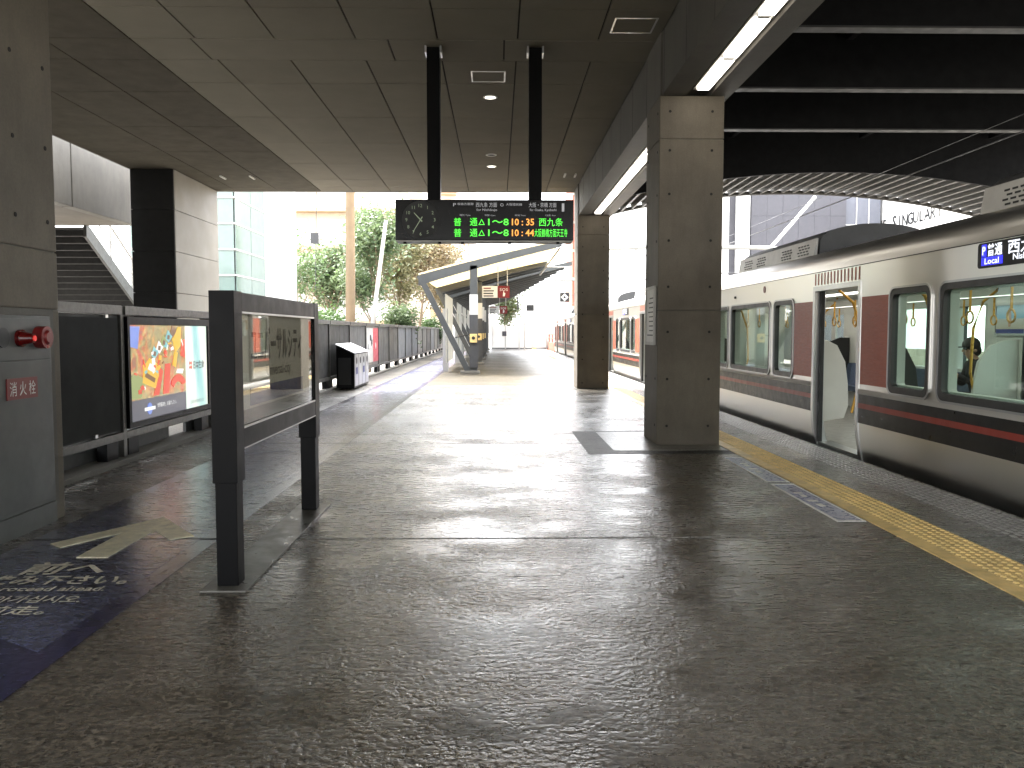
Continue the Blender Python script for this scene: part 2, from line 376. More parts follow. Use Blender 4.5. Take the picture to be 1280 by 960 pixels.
# anti-slip bars near the edge
b = bm_new()
for r_ in range(7):
    x = 3.66 + r_ * .062
    y = 2.2
    while y < 40:
        yy = y + (r_ % 2) * .05
        vs4 = [(x - .017, yy, .0005), (x + .017, yy, .0005), (x + .017, yy + .062, .0005), (x - .017, yy + .062, .0005)]
        ti = [(x - .011, yy + .006, .006), (x + .011, yy + .006, .006), (x + .011, yy + .056, .006), (x - .011, yy + .056, .006)]
        A = [b.verts.new(p) for p in vs4]; B = [b.verts.new(p) for p in ti]; b.faces.new(B)
        for k in range(4): b.faces.new((A[k], A[(k + 1) % 4], B[(k + 1) % 4], B[k]))
        y += .10
o = obj('anti_slip_bars', b, 'bars', plat); o['kind'] = 'stuff'
# patch around the column
b = bm_new(); box(b, 1.08, 2.835, 9.75, 12.0, -.02, .003); obj('repair_patch', b, 'patch_dark', plat)
b = bm_new(); box(b, 1.42, 2.82, 10.02, 11.88, -.02, .006); obj('repair_patch', b, 'patch_light', plat)
b = bm_new(); box(b, 1.45, 2.0, 20.6, 21.5, -.02, .004); obj('repair_patch', b, 'patch_dark', plat)
# painted walking lane
XL, XR = -3.24, -1.95
b = bm_new(); box(b, XL, XR, 1.5, 62, -.02, .0035); lane = obj('painted_lane', b, 'lane_border', plat)
cx = (XL + XR) / 2
def chev(y0, y1, z0=-.01, z1=.007):
    return [(XL + .13, y0 + .0), (cx, y0 - .42), (XR - .13, y0 + .0), (XR - .13, y1), (cx, y1 - .42), (XL + .13, y1)]
for (y0, y1) in ((1.3, 3.45), (3.70, 9.5), (9.75, 16.2), (16.45, 23), (23.25, 30), (30.25, 37), (37.25, 44), (44.25, 51), (51.25, 60)):
    b = bm_new(); p = [(XL + .13, y0), (cx, y0 + .33), (XR - .13, y0), (XR - .13, y1), (cx, y1 + .33), (XL + .13, y1)]
    prism(b, p, 2, -.01, .0055); obj('lane_panel', b, 'lane', lane)
for yj in (5.75, 10.7, 11.7, 17.2):
    b = bm_new(); box(b, XL, XR, yj - .009, yj + .009, 0, .0065); obj('joint_line', b, 'joint', lane)
b = bm_new()
prism(b, [(-2.70, 5.27), (-2.50, 5.27), (-2.50, 6.0), (-2.28, 5.72), (-2.15, 5.82), (-2.6, 6.42), (-3.05, 5.62), (-2.93, 5.52), (-2.70, 5.92)], 2, .0, .011)
obj('painted_arrow', b, 'lane_paint', lane)
text('painted_text', '前へ', (-2.62, 5.02, .011), .24, 'up', 'lane_text', lane, width=.5, sy=1.15, bold=.006)
text('painted_text', 'お進み下さい。', (-2.63, 4.78, .011), .19, 'up', 'lane_text', lane, width=.98, sy=1.0, bold=.005)
text('painted_text', 'Please proceed ahead.', (-2.66, 4.60, .011), .12, 'up', 'lane_text', lane, width=.92, bold=.002)
text('painted_text', '앞으로 나아가십시오.', (-2.68, 4.43, .011), .13, 'up', 'lane_text', lane, width=.88, bold=.002)
text('painted_text', '请向前走。', (-2.66, 4.25, .011), .15, 'up', 'lane_text', lane, width=.66, bold=.002)
# boarding stickers next to yellow line
for y0, y1 in ((6.2, 7.76), (7.86, 9.45)):
    b = bm_new(); box(b, 2.60, 2.81, y0, y1, -.01, .004); s = obj('boarding_sticker', b, 'sticker_blue', plat)
    b = bm_new(); ring(b, [(2.595, y0), (2.815, y0), (2.815, y1), (2.595, y1)], [(2.61, y0 + .02), (2.80, y0 + .02), (2.80, y1 - .02), (2.61, y1 - .02)], 2, .0, .008); obj('sticker_outline', b, 'white', s)
    for k, (yy, w, h) in enumerate(((y0 + .55, .05, .10), (y0 + .75, .08, .06), (y0 + .95, .04, .09), (y0 + 1.1, .07, .04))):
        b = bm_new(); box(b, 2.70 - w / 2, 2.70 + w / 2, yy, yy + h, .0, .0075); obj('sticker_mark', b, 'off_white', s)

# ================================================================== CONCRETE STRUCTURE
CZ = 5.17
ceil = struct('ceiling')
b = bm_new(); box(b, -8.4, 2.06, -16, 22.28, CZ + .03, CZ + .6); obj('ceiling_slab', b, 'joint', ceil)
colx = [-4.67, -3.83, -2.83, -1.80, -.76, .26, 1.29, 2.055]
rows = [-16, -12, -8, -4, 0, 3.8, 5.8, 7.8, 9.81, 10.85, 11.67, 12.73, 14.7, 16.67, 18.7, 20.6, 21.6, 22.3]
g = .011
def cpanel(x0, x1, y0, y1, mat):
    dz = random.uniform(0, .003)
    b = bm_new(); box(b, x0 + g, x1 - g, y0 + g, y1 - g, CZ + dz, CZ + .035); obj('ceiling_panel', b, mat, ceil)
for y0, y1 in zip(rows, rows[1:]):
    xs = colx if abs(y0 - 10.85) > .01 else [-4.67, -3.9, -1.4, .09, 2.055]
    for x0, x1 in zip(xs, xs[1:]): cpanel(x0, x1, y0, y1, random.choice(('ceiling', 'ceiling', 'ceiling_b')))
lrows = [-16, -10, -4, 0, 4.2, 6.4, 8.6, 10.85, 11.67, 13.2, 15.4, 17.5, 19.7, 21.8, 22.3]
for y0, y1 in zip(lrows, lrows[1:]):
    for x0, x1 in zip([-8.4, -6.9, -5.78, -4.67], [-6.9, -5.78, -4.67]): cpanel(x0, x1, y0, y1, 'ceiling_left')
b = bm_new(); box(b, -8.4, 2.06, 22.3, 22.42, CZ - .005, CZ + .6); obj('fascia', b, 'concrete_pale', ceil)
b = bm_new(); box(b, -8.42, -8.40, -16, 22.42, CZ - .004, CZ + .6); obj('fascia', b, 'concrete', ceil)
# hatches and downlights
for n, (hx, hy, w, l) in enumerate(((1.66, 10.3, .52, .5), (-.13, 12.35, .5, .5))):
    h = thing('ceiling_hatch', ('square access hatch in the ceiling right of the board posts near the beam', 'square access hatch in the ceiling between the two board posts')[n], 'hatch', (hx, hy, CZ), 'ceiling access hatches')
    b = bm_new(); ring(b, [(hx - w / 2, hy - l / 2), (hx + w / 2, hy - l / 2), (hx + w / 2, hy + l / 2), (hx - w / 2, hy + l / 2)], [(hx - w / 2 + .022, hy - l / 2 + .022), (hx + w / 2 - .022, hy - l / 2 + .022), (hx + w / 2 - .022, hy + l / 2 - .022), (hx - w / 2 + .022, hy + l / 2 - .022)], 2, CZ - .006, CZ + .004); obj('hatch_frame', b, 'steel', h)
    b = bm_new(); box(b, hx - w / 2 + .03, hx + w / 2 - .03, hy - l / 2 + .03, hy + l / 2 - .03, CZ - .003, CZ + .003); obj('hatch_panel', b, 'ceiling', h)
def downlight(x, y, lit, label):
    h = thing('downlight', label, 'downlight', (x, y, CZ), 'round ceiling downlights')
    o_ = [(x + .115 * math.cos(k * math.pi / 12), y + .115 * math.sin(k * math.pi / 12)) for k in range(24)]; i_ = [(x + .085 * math.cos(k * math.pi / 12), y + .085 * math.sin(k * math.pi / 12)) for k in range(24)]
    b = bm_new(); ring(b, o_, i_, 2, CZ - .012, CZ + .003); obj('trim_ring', b, 'white', h)
    b = bm_new(); prism(b, i_, 2, CZ - .004, CZ + .002); obj('lamp_lens', b, 'downlight' if lit else 'ac_dark', h)
downlight(-.11, 13.4, True, 'lit round downlight just behind the hatch between the board posts'); downlight(-.13, 18.9, True, 'lit round downlight farther along, close to the ceiling end'); downlight(-.13, 17.7, False, 'unlit round fitting just before the far lit downlight')
for n, (x, y) in enumerate(((1.6, 19.9), (2.0 - .15, 19.9), (-6.6, 20.3), (-5.9, 20.3))):
    b = bm_new(); box(b, x - .02, x + .02, y - .2, y + .2, CZ - .03, CZ); tag(obj('ceiling_bracket', b, 'off_white'), ('small white bracket on the ceiling left of its pair by the beam', 'small white bracket on the ceiling right of its pair by the beam', 'small white bracket on the left ceiling nearest the panelled pier', 'small white bracket on the left ceiling farther from the panelled pier')[n], 'bracket', 'small ceiling brackets')

def column(name, x0, x1, y0, y1, z0, z1, seams, holes_x, label, cat='column', faces=('cam', 'left'), hz=None, mat='concrete'):
    c = thing(name, label, cat, ((x0 + x1) / 2, (y0 + y1) / 2, z0))
    zs = [z0] + seams + [z1]
    for a, d in zip(zs, zs[1:]):
        b = bm_new(); box(b, x0, x1, y0, y1, a + (.003 if a > z0 else 0), d - .003); obj('concrete_lift', b, mat, c, bevel=.012)
    b = bm_new(); box(b, x0 + .012, x1 - .012, y0 + .012, y1 - .012, z0, z1 - .01); obj('core', b, 'concrete_beam', c)
    b = bm_new()
    for z in hz:
        for x in holes_x: disc(b, (x, y0, z), .017, 1, 10, .008)
        for y in (y0 + .12, y1 - .14):
            disc(b, (x0, y, z), .017, 0, 10, .008)
            if x1 < 0: disc(b, (x1, y, z), .017, 0, 10, .008)
    o = obj('tie_holes', b, 'hole', c); o['kind'] = 'stuff'
    return c
hz = [.12 + .62 * k for k in range(8)]
col1 = column('concrete_column', 2.03, 2.84, 10.5, 11.4, 0, 4.395, [1.72, 3.86], (2.16, 2.69), 'near concrete column with tie holes beside the open train door', hz=[.25, .85, 1.45, 2.02, 2.6, 3.18, 3.72, 4.2])
column('concrete_column', 2.03, 2.84, 21.1, 22.0, 0, 4.395, [1.9, 3.9], (2.16, 2.69), 'far concrete column at the end of the ceiling beside the departure board', hz=[.15, .75, 1.32, 1.9, 2.45, 3.0, 3.6, 4.1])
b = bm_new(); box(b, 2.012, 2.03, 10.62, 11.22, 1.3, 2.02); nb = thing('notice_holder', 'plastic covered notice fixed to the side of the near column', 'notice', (2.02, 10.9, 1.3)); obj('notice_sheet', b, 'off_white', nb)
b = bm_new(); ring(b, [(10.60, 1.28), (11.24, 1.28), (11.24, 2.04), (10.60, 2.04)], [(10.64, 1.32), (11.20, 1.32), (11.20, 2.0), (10.64, 2.0)], 0, 2.0, 2.028); obj('notice_frame', b, 'pale_steel', nb)
b = bm_new()
for k in range(9): box(b, 2.009, 2.0125, 10.72, 10.72 + random.uniform(.2, .42), 1.4 + k * .06, 1.415 + k * .06)
o = obj('printed_lines', b, 'ink', nb); o['kind'] = 'stuff'
# beam with fluorescent strips
bmr = struct('ceiling_beam')
b = bm_new(); box(b, 2.06, 2.36, -16, 22.42, 4.4, 6.2); obj('beam_web', b, 'concrete_beam', bmr)
b = bm_new(); box(b, 2.66, 2.92, -16, 22.42, 4.4, 6.2); obj('beam_web', b, 'concrete_beam', bmr)
b = bm_new(); box(b, 2.36, 2.66, -16, 22.42, 4.45, 6.1); obj('beam_core', b, 'concrete_beam', bmr)
for y in (10.4, 21.0): 
    b = bm_new(); box(b, 2.035, 2.06, y + .1, y + 1.0, 4.4, CZ); obj('pilaster', b, 'concrete_beam', bmr)
b = bm_new()
for k in range(22): box(b, 2.0575, 2.0605, -4 + k * 1.2, -3.994 + k * 1.2, 4.4, CZ)
o = obj('beam_joints', b, 'joint', bmr); o['kind'] = 'stuff'
def strip(y0, y1, label):
    f = thing('fluorescent_strip', label, 'light fitting', (2.51, (y0 + y1) / 2, 4.42), 'fluorescent strips in the beam')
    b = bm_new(); box(b, 2.41, 2.61, y0, y1, 4.425, 4.449); obj('housing', b, 'off_white', f)
    n = int((y1 - y0) / 1.19)
    for k in range(n):
        a = y1 - .04 - k * 1.19
        b = bm_new(); box(b, 2.435, 2.585, a - 1.125, a - .045, 4.392, 4.424); obj('lamp_tube', b, 'tube', f, bevel=.01)
        b = bm_new(); box(b, 2.455, 2.565, a - 1.22, a - 1.14, 4.40, 4.424); obj('end_clip', b, 'pale_steel', f)
strip(-1.2, 10.35, 'lit fluorescent strip in the beam in front of the near column'); strip(11.45, 20.95, 'lit fluorescent strip in the beam between the two concrete columns')

# left concrete pier with hydrant cabinet
pier = column('concrete_pier', -4.40, -3.41, 3.4, 6.52, 0, CZ - .004, [1.62, 2.06, 4.05], (), 'broad concrete pier at left edge holding the hydrant cabinet', 'pier', hz=[])
b = bm_new()
for z in (2.28, 2.83, 3.42, 4.3): 
    for y in (5.5, 5.98, 6.40): disc(b, (-3.41, y, z), .017, 0, 10, .008)
for z in (1.68, 1.85):
    pass
o = obj('tie_holes', b, 'hole', pier); o['kind'] = 'stuff'
cab = thing('hydrant_cabinet', 'grey hydrant cabinet with red plate set into the left pier', 'cabinet', (-3.4, 5.4, .15))
b = bm_new(); box(b, -3.42, -3.395, 4.3, 6.36, .16, 1.57); obj('cabinet_frame', b, 'cabinet', cab, bevel=.004)
b = bm_new(); box(b, -3.40, -3.385, 4.32, 6.33, 1.25, 1.545); obj('upper_panel', b, 'cabinet', cab, bevel=.003)
b = bm_new(); box(b, -3.40, -3.385, 4.32, 6.33, .19, 1.242); dr = obj('cabinet_door', b, 'cabinet', cab, bevel=.003)
b = bm_new(); box(b, -3.412, -3.39, 4.3, 6.36, .0, .155); obj('kick_plate', b, 'cabinet', cab)
b = bm_new(); ring(b, [(4.24, .12), (6.42, .12), (6.42, 1.62), (4.24, 1.62)], [(4.3, .158), (6.362, .158), (6.362, 1.572), (4.3, 1.572)], 0, -3.42, -3.402); obj('recess_trim', b, 'concrete_beam', cab)
b = bm_new(); box(b, -3.386, -3.378, 5.75, 6.13, .975, 1.125); pl = obj('name_plate', b, 'red', cab); pl['label'] = 'red plate with white characters'
text('plate_text', '消 火 栓', (-3.3765, 5.94, 1.05), .11, 'px', 'white', pl, width=.32)
b = bm_new()
for zz, r0, r1 in ((-3.385, .055, .055), (-3.365, .055, .05), (-3.34, .05, .045), (-3.29, .045, .03), (-3.275, .025, .01)):
    pass
tube(b, [(-3.386, 5.93, 1.405), (-3.36, 5.93, 1.405)], .062, 16); tube(b, [(-3.36, 5.93, 1.405), (-3.32, 5.93, 1.405), (-3.28, 5.93, 1.405)], .052, 16, .03)
obj('alarm_lamp', b, 'red_lamp', cab, smooth=True)
b = bm_new(); tube(b, [(-3.40, 5.93, 1.405), (-3.279, 5.93, 1.405)], .015, 8); 
b2 = bm_new(); tube(b2, [(-3.30, 5.93, 1.405), (-3.272, 5.93, 1.405)], .02, 10); obj('lamp_glow', b2, 'red_glow', cab); b.free()
b = bm_new(); tube(b, [(-3.386, 6.17, 1.41), (-3.33, 6.17, 1.41), (-3.315, 6.17, 1.41)], .082, 20); 
tube(b, [(-3.316, 6.17, 1.41), (-3.30, 6.17, 1.41)], .055, 18, .04); obj('alarm_button', b, 'red', cab, smooth=True)
b = bm_new(); tube(b, [(-3.386, 5.72, 1.41), (-3.37, 5.72, 1.41)], .07, 18); obj('shadow_disc', b, 'ac_dark', cab)  # dark disc paints in a shadow on the cabinet face

# clad pier beyond the fence, back wall
cp = thing('clad_pier', 'tall pier behind the fence with black end and cream panelled side', 'pier', (-7.9, 20.8, -.5))
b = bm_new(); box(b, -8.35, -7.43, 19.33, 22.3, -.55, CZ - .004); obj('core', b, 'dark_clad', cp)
z = -.5
while z < CZ - .1:
    z1 = min(z + .95, CZ - .006)
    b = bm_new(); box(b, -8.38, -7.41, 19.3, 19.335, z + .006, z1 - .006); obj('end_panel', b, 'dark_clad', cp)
    b = bm_new(); box(b, -7.435, -7.40, 19.345, 22.28, z + .007, z1 - .007); obj('side_panel', b, 'panel_cream', cp)
    z += .95

# ---------------- dark roof over the track
rf = struct('track_roof')
b = bm_new(); box(b, 2.93, 14.2, -16, 18.7, 5.95, 6.2); obj('roof_deck', b, 'roof_dark', rf)
for k in range(-3, 4):
    y = 9.99 + k * 2.45
    if y > 16: continue
    b = bm_new(); box(b, 2.93, 14, y - .012, y + .012, 5.06, 5.95); obj('beam_web', b, 'roof_dark', rf)
    b = bm_new(); box(b, 2.93, 14, y - .09, y + .09, 5.02, 5.045); obj('beam_flange', b, 'flange_lit', rf)
for x in (5.2, 8.1, 11):
    b = bm_new(); box(b, x - .05, x + .05, -16, 18.6, 5.75, 5.94); obj('purlin', b, 'roof_dark', rf)
def az_(x, r=20.6): return 5.02 - (r - math.sqrt(r * r - (x - 7.6) ** 2))
xs = [2.93 + (14.2 - 2.93) * k / 40 for k in range(41)]
b = bm_new(); prism(b, [(x, az_(x)) for x in xs] + [(14.2, 6.2), (2.93, 6.2)], 1, 18.68, 18.76); obj('arch_fascia', b, 'roof_dark', rf)
b = bm_new(); prof = []
for k in range(41):
    x = 2.95 + k * .277
    prof += [(x, az_(x) + .13), (x + .195, az_(x + .195) + .13), (x + .205, az_(x + .2)), (x + .262, az_(x + .26)), (x + .272, az_(x + .27) + .13)]
prof = [p for p in prof if p[0] < 14.2]; n = len(prof) - 1
up = [(x, az_(x) + .18) for x in (xs[::-1])]
A = [b.verts.new((x, 18.77, z)) for x, z in prof]; B = [b.verts.new((x, 21.5, z)) for x, z in prof]
for k in range(n): b.faces.new((A[k], A[k + 1], B[k + 1], B[k]))
A = [b.verts.new((x, 18.77, z)) for x, z in up]; B = [b.verts.new((x, 21.5, z)) for x, z in up]
for k in range(40): b.faces.new((A[k], A[k + 1], B[k + 1], B[k]))
obj('corrugated_soffit', b, 'corrugated', rf)
b = bm_new(); tube(b, [(x, 21.52, az_(x) + .03) for x in xs], .06, 8); obj('rim_pipe', b, 'corrugated', rf, smooth=True)
b = bm_new(); box(b, 13.6, 13.9, -16, 60, -1.39, .9); tag(obj('track_wall', b, 'concrete'), 'low concrete wall on the far side of the tracks behind the train', 'wall')
for n_, y in enumerate((0, 10.9, 21.0)):
    b = bm_new(); box(b, 13.3, 14.1, y, y + .8, -1.3, 5.95 if y < 18 else 4.1); tag(obj('track_column', b, 'concrete', bevel=.02), ('concrete column behind the train at its near end', 'concrete column behind the train level with the open door', 'concrete column behind the train under the roof end')[n_], 'column', 'columns beyond the tracks')

# ================================================================== FENCE AND ADVERT
fen = thing('platform_fence', 'long grey panel fence along the left edge of the platform', 'fence', (-4.25, 30, 0))
py = [6.45 + 2.85 * k for k in range(21)]
bp = bm_new(); box(bp, -4.32, -4.17, -.04, .04, .05, 1.735); mp = None
for k, y in enumerate(py):
    if mp is None: o = obj('post', bp, 'fence_rail', fen, bevel=.004); mp = o.data; o.location.y += y
    else:
        o = obj('post', mp, None, fen); o.location.y += y
for k, (y0, y1) in enumerate(zip(py, py[1:])):
    b = bm_new(); box(b, -4.34, -4.15, y0 + .04, y1 - .04, 1.64, 1.74); obj('top_rail', b, 'fence_rail', fen, bevel=.005)
    b = bm_new(); box(b, -4.30, -4.17, y0 + .04, y1 - .04, .25, .33); obj('bottom_rail', b, 'fence_rail', fen, bevel=.005)
    for yy in (y0 + .12, y1 - .4): 
        b = bm_new(); box(b, -4.30, -4.19, yy, yy + .26, .05, .25); obj('foot', b, 'black_metal', fen)
    if k == 1: continue
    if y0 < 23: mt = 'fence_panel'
    elif y0 < 34: mt = 'fence_panel_lit'
    else: mt = random.choice(('fence_panel_lit', 'fence_panel_b', 'fence_panel_c', 'fence_panel_c'))
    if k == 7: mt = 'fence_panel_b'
    halves = ((y0 + .05, y1 - .05),) if y0 < 12 else ((y0 + .05, (y0 + y1) / 2 - .006), ((y0 + y1) / 2 + .006, y1 - .05))
    for a, c in halves:
        b = bm_new(); box(b, -4.27, -4.20, a, c, .34, 1.63); obj('panel', b, mt, fen, bevel=.006)
b = bm_new(); box(b, -4.199, -4.185, 6.52, 9.22, .36, 1.60); obj('cover_board', b, 'cover_black', fen)
for a, z in ((6.9, .345), (8.6, .345), (8.9, 1.60), (7.6, 1.6)):
    b = bm_new(); box(b, -4.19, -4.165, a, a + .06, z, z + .035); obj('clip', b, 'steel', fen)
# posters on the fence
ps = thing('fence_poster', 'poster with grey picture and red band on the fence beyond the bins', 'poster', (-4.18, 27.7, .4))
b = bm_new(); box(b, -4.195, -4.18, 26.6, 27.9, .45, 1.58); obj('picture_field', b, 'pale_steel', ps)
b = bm_new(); box(b, -4.195, -4.18, 27.91, 29.1, .45, 1.58); obj('red_field', b, 'red_poster', ps)
b = bm_new(); disc(b, (-4.178, 28.5, .98), .11, 0, 14, .006); obj('round_mark', b, 'off_white', ps)
for k in range(8):
    b = bm_new(); yy = 26.75 + random.random() * .9; zz = .55 + random.random() * .8; box(b, -4.18, -4.176, yy, yy + random.uniform(.1, .3), zz, zz + random.uniform(.1, .3)); obj('picture_shape', b, random.choice(('ink', 'white', 'fence_panel')), ps)

for y0, y1 in ((6.5, 9.26), (9.34, 11.0), (11.6, 12.11), (12.2, 14.96), (15.05, 17.81)):
    b = bm_new(); box(b, -4.40, -4.36, y0, y1, .05, .20); obj('gap_dark_plate', b, 'ac_dark', fen)  # dark plate added to darken the bright gap under the fence
ad = thing('advertisement_lightbox', 'backlit advertisement with colourful ride picture and pale cyan side panel', 'lightbox', (-4.2, 10.7, .35))
Y0, Y1, Z0, Z1 = 9.36, 12.09, .36, 1.62
b = bm_new(); ring(b, [(Y0, Z0), (Y1, Z0), (Y1, Z1), (Y0, Z1)], [(Y0 + .06, Z0 + .06), (Y1 - .16, Z0 + .06), (Y1 - .16, Z1 - .09), (Y0 + .06, Z1 - .09)], 0, -4.29, -4.14); obj('frame', b, 'black_metal', ad)
b = bm_new(); box(b, -4.28, -4.20, Y0 + .05, Y1 - .15, Z0 + .05, Z1 - .08); obj('backing', b, 'black_metal', ad)
ya, yb, yc = Y0 + .06, 11.12, Y1 - .16; za, zb, zc = Z0 + .06, .66, Z1 - .09
b = bm_new(); box(b, -4.20, -4.165, ya, yb, zb, zc); art = obj('picture', b, 'ad_art', ad)
b = bm_new(); box(b, -4.20, -4.165, ya, yb, za, zb); low = obj('caption_band', b, 'ad_dark', ad)
b = bm_new(); box(b, -4.20, -4.165, yb, yc, za, zc); sky_ad = obj('side_panel', b, 'ad_sky', ad)
def poly(name, pts, mat, par, dx=0):
    b = bm_new(); prism(b, [(ya + u * (yb - ya), zb + v * (zc - zb)) for u, v in pts], 0, -4.1655, -4.162 + dx); return obj(name, b, mat, par)
poly('painted_shape', [(.20, .22), (.42, .12), (.52, .42), (.33, .55), (.24, .45)], 'ad_yellow', art, .001)
poly('painted_shape', [(.24, .30), (.40, .20), (.42, .26), (.26, .36)], 'ad_brown', art, .002)
poly('painted_shape', [(.29, .40), (.40, .34), (.43, .42), (.33, .48)], 'ad_white', art, .002)
for k in range(5):
    u, v = .36 + k * .085, .58 + k * .075
    poly('painted_shape', [(u, v), (u + .06, v - .05), (u + .13, v + .04), (u + .05, v + .13)], ('ad_cyan', 'ad_white', 'ad_green', 'ad_cyan', 'ad_brown')[k], art, .001 + .0004 * k)
    poly('painted_shape', [(u + .03, v + .0), (u + .07, v - .01), (u + .08, v + .05), (u + .04, v + .06)], 'ad_brown', art, .004)
poly('painted_shape', [(.55, .02), (.66, .02), (.70, .45), (.60, .45)], 'ad_red', art, .001)
poly('painted_shape', [(.38, .02), (.48, .02), (.56, .35), (.52, .40)], 'ad_red', art, .0008)
poly('painted_shape', [(.75, .80), (.86, .98), (.92, .98), (.9, .70), (.8, .60)], 'ad_yellow', art, .003)
poly('painted_shape', [(.90, .55), (.99, .52), (.99, .80), (.93, .78)], 'ad_red', art, .001)
poly('painted_shape', [(.74, .42), (.80, .38), (.84, .60), (.78, .62)], 'ad_yellow', art, .0035)
arc = [(.84 + .16 * math.cos(R(a)), .06 + .22 * math.sin(R(a))) for a in range(20, 170, 15)]; arc2 = [(.84 + .09 * math.cos(R(a)), .06 + .11 * math.sin(R(a))) for a in range(165, 15, -15)]
poly('painted_shape', arc + arc2, 'ad_red', art, .004)
poly('painted_shape', [(.80, .30), (.93, .28), (.95, .35), (.83, .36)], 'ad_white', art, .0045)
poly('painted_shape', [(.0, .72), (.14, .68), (.18, .98), (0, .98)], 'ad_blue', art, .0005)
poly('painted_shape', [(.0, .02), (.18, .02), (.28, .25), (.1, .35), (0, .3)], 'ad_green', art, .0005)
rq = random.Random(5)
for k in range(34):
    u = rq.uniform(.1, .94); v = max(.03, min(.93, .1 + .85 * u + rq.uniform(-.22, .22))); near = abs((v - .15) - .9 * u) < .25
    w_, h_ = rq.uniform(.008, .035), rq.uniform(.012, .06); a_ = rq.uniform(-.4, .9)
    q_ = [(-w_, -h_), (w_, -h_ * rq.uniform(.3, 1)), (w_ * rq.uniform(.4, 1), h_), (-w_, h_ * rq.uniform(.3, 1))]
    pts_ = [(min(.99, max(.01, u + x * math.cos(a_) - y * math.sin(a_))), min(.98, max(.02, v + x * math.sin(a_) + y * math.cos(a_)))) for x, y in q_]
    mt_ = rq.choice(('ad_yellow', 'ad_cyan', 'ad_white', 'ad_brown', 'ad_red') if near else ('ad_red', 'ad_yellow', 'ad_green', 'ad_brown', 'ad_green', 'ad_red'))
    poly('painted_shape', pts_, mt_, art, .0002 + .00002 * k + (.0022 if near else 0))
# globe mark and caption
b = bm_new(); disc(b, (-4.162, 9.95, .535), .07, 0, 18, .006); gl_ = obj('globe_mark', b, 'ad_blue', low)
b = bm_new(); box(b, -4.160, -4.156, 9.80, 10.10, .515, .555); obj('globe_banner', b, 'ad_white', low)
text('caption_text', '世界最高を、お届けしたい。', (-4.160, 10.47, .555), .06, 'px', 'ad_white', low, width=.6)
text('brand_text', '日本生命', (-4.160, 11.60, 1.0), .12, 'px', 'ad_ink', sky_ad, width=.42, bold=.003)
b = bm_new(); 
for k in range(4):
    a = R(45 + 90 * k); prism(b, [(11.30 + .035 * math.cos(a) + .02 * math.cos(R(90 * q)), 1.0 + .04 * math.sin(a) + .025 * math.sin(R(90 * q))) for q in range(4)], 0, -4.1655, -4.160)
obj('brand_mark', b, 'ad_red', sky_ad)
text('small_print', '日本生命保険相互会社', (-4.160, 11.52, .50), .05, 'px', 'ad_ink', sky_ad, width=.5)

# ================================================================== STATION NAME SIGN
sg = thing('station_name_sign', 'freestanding black station name board on two posts in the left foreground', 'sign', (-1.52, 5.7, 0))
X0, X1 = -1.60, -1.46
b = bm_new(); box(b, -1.66, -1.40, 4.55, 6.92, 0, .012); obj('base_plate', b, 'plate', sg, bevel=.004)
for y in (4.64, 6.66):
    b = bm_new(); box(b, X0 + .01, X1 - .01, y, y + .12, .012, .66); box(b, X0 + .045, X1 - .045, y + .12, y + .135, .012, .66); obj('post', b, 'black_metal', sg, bevel=.004)
    b = bm_new(); box(b, X0, X1, y - .01, y + .135, .60, 1.68); obj('post_sleeve', b, 'black_metal', sg, bevel=.004)
b = bm_new(); box(b, X0 + .004, X1 - .002, 4.776, 6.649, 1.565, 1.675); obj('top_beam', b, 'black_metal', sg, bevel=.004)
b = bm_new(); box(b, X0 + .004, X1 - .002, 4.776, 6.649, .78, .90); obj('bottom_beam', b, 'black_metal', sg, bevel=.004)
for z in (.895, 1.555):
    b = bm_new(); box(b, X1 - .012, X1 - .0005, 4.78, 6.645, z, z + .012); obj('trim_strip', b, 'steel', sg)
b = bm_new(); box(b, X1 - .012, X1 + .001, 4.78, 6.645, .776, .784); obj('trim_strip', b, 'steel', sg)
b = bm_new(); box(b, X0 + .02, X1 - .045, 4.78, 6.645, .90, 1.565); pn = obj('name_panel', b, 'sign_white', sg)
b = bm_new(); box(b, X1 - .0449, X1 - .042, 5.05, 6.40, 1.0, 1.11); obj('blue_band', b, 'sign_blue', pn)
b = bm_new(); box(b, X1 - .0449, X1 - .042, 4.79, 6.635, .905, .985); obj('grey_band', b, 'fence_panel_b', pn)
text('station_name', 'ユニバーサルシティ', (X1 - .0415, 5.72, 1.37), .2, 'px', 'ink', pn, width=1.30, sy=1.25, bold=.004)
text('station_name_romanised', 'Universal-city', (X1 - .0415, 5.72, 1.19), .11, 'px', 'ink', pn, width=.62)
b = bm_new(); box(b, X1 - .02, X1 - .016, 4.78, 6.645, .90, 1.565); obj('glass_cover', b, 'sign_glass', sg)
b = bm_new(); box(b, X1 - .014, X1 - .006, 5.9, 5.95, 1.45, 1.56); 
b.free()

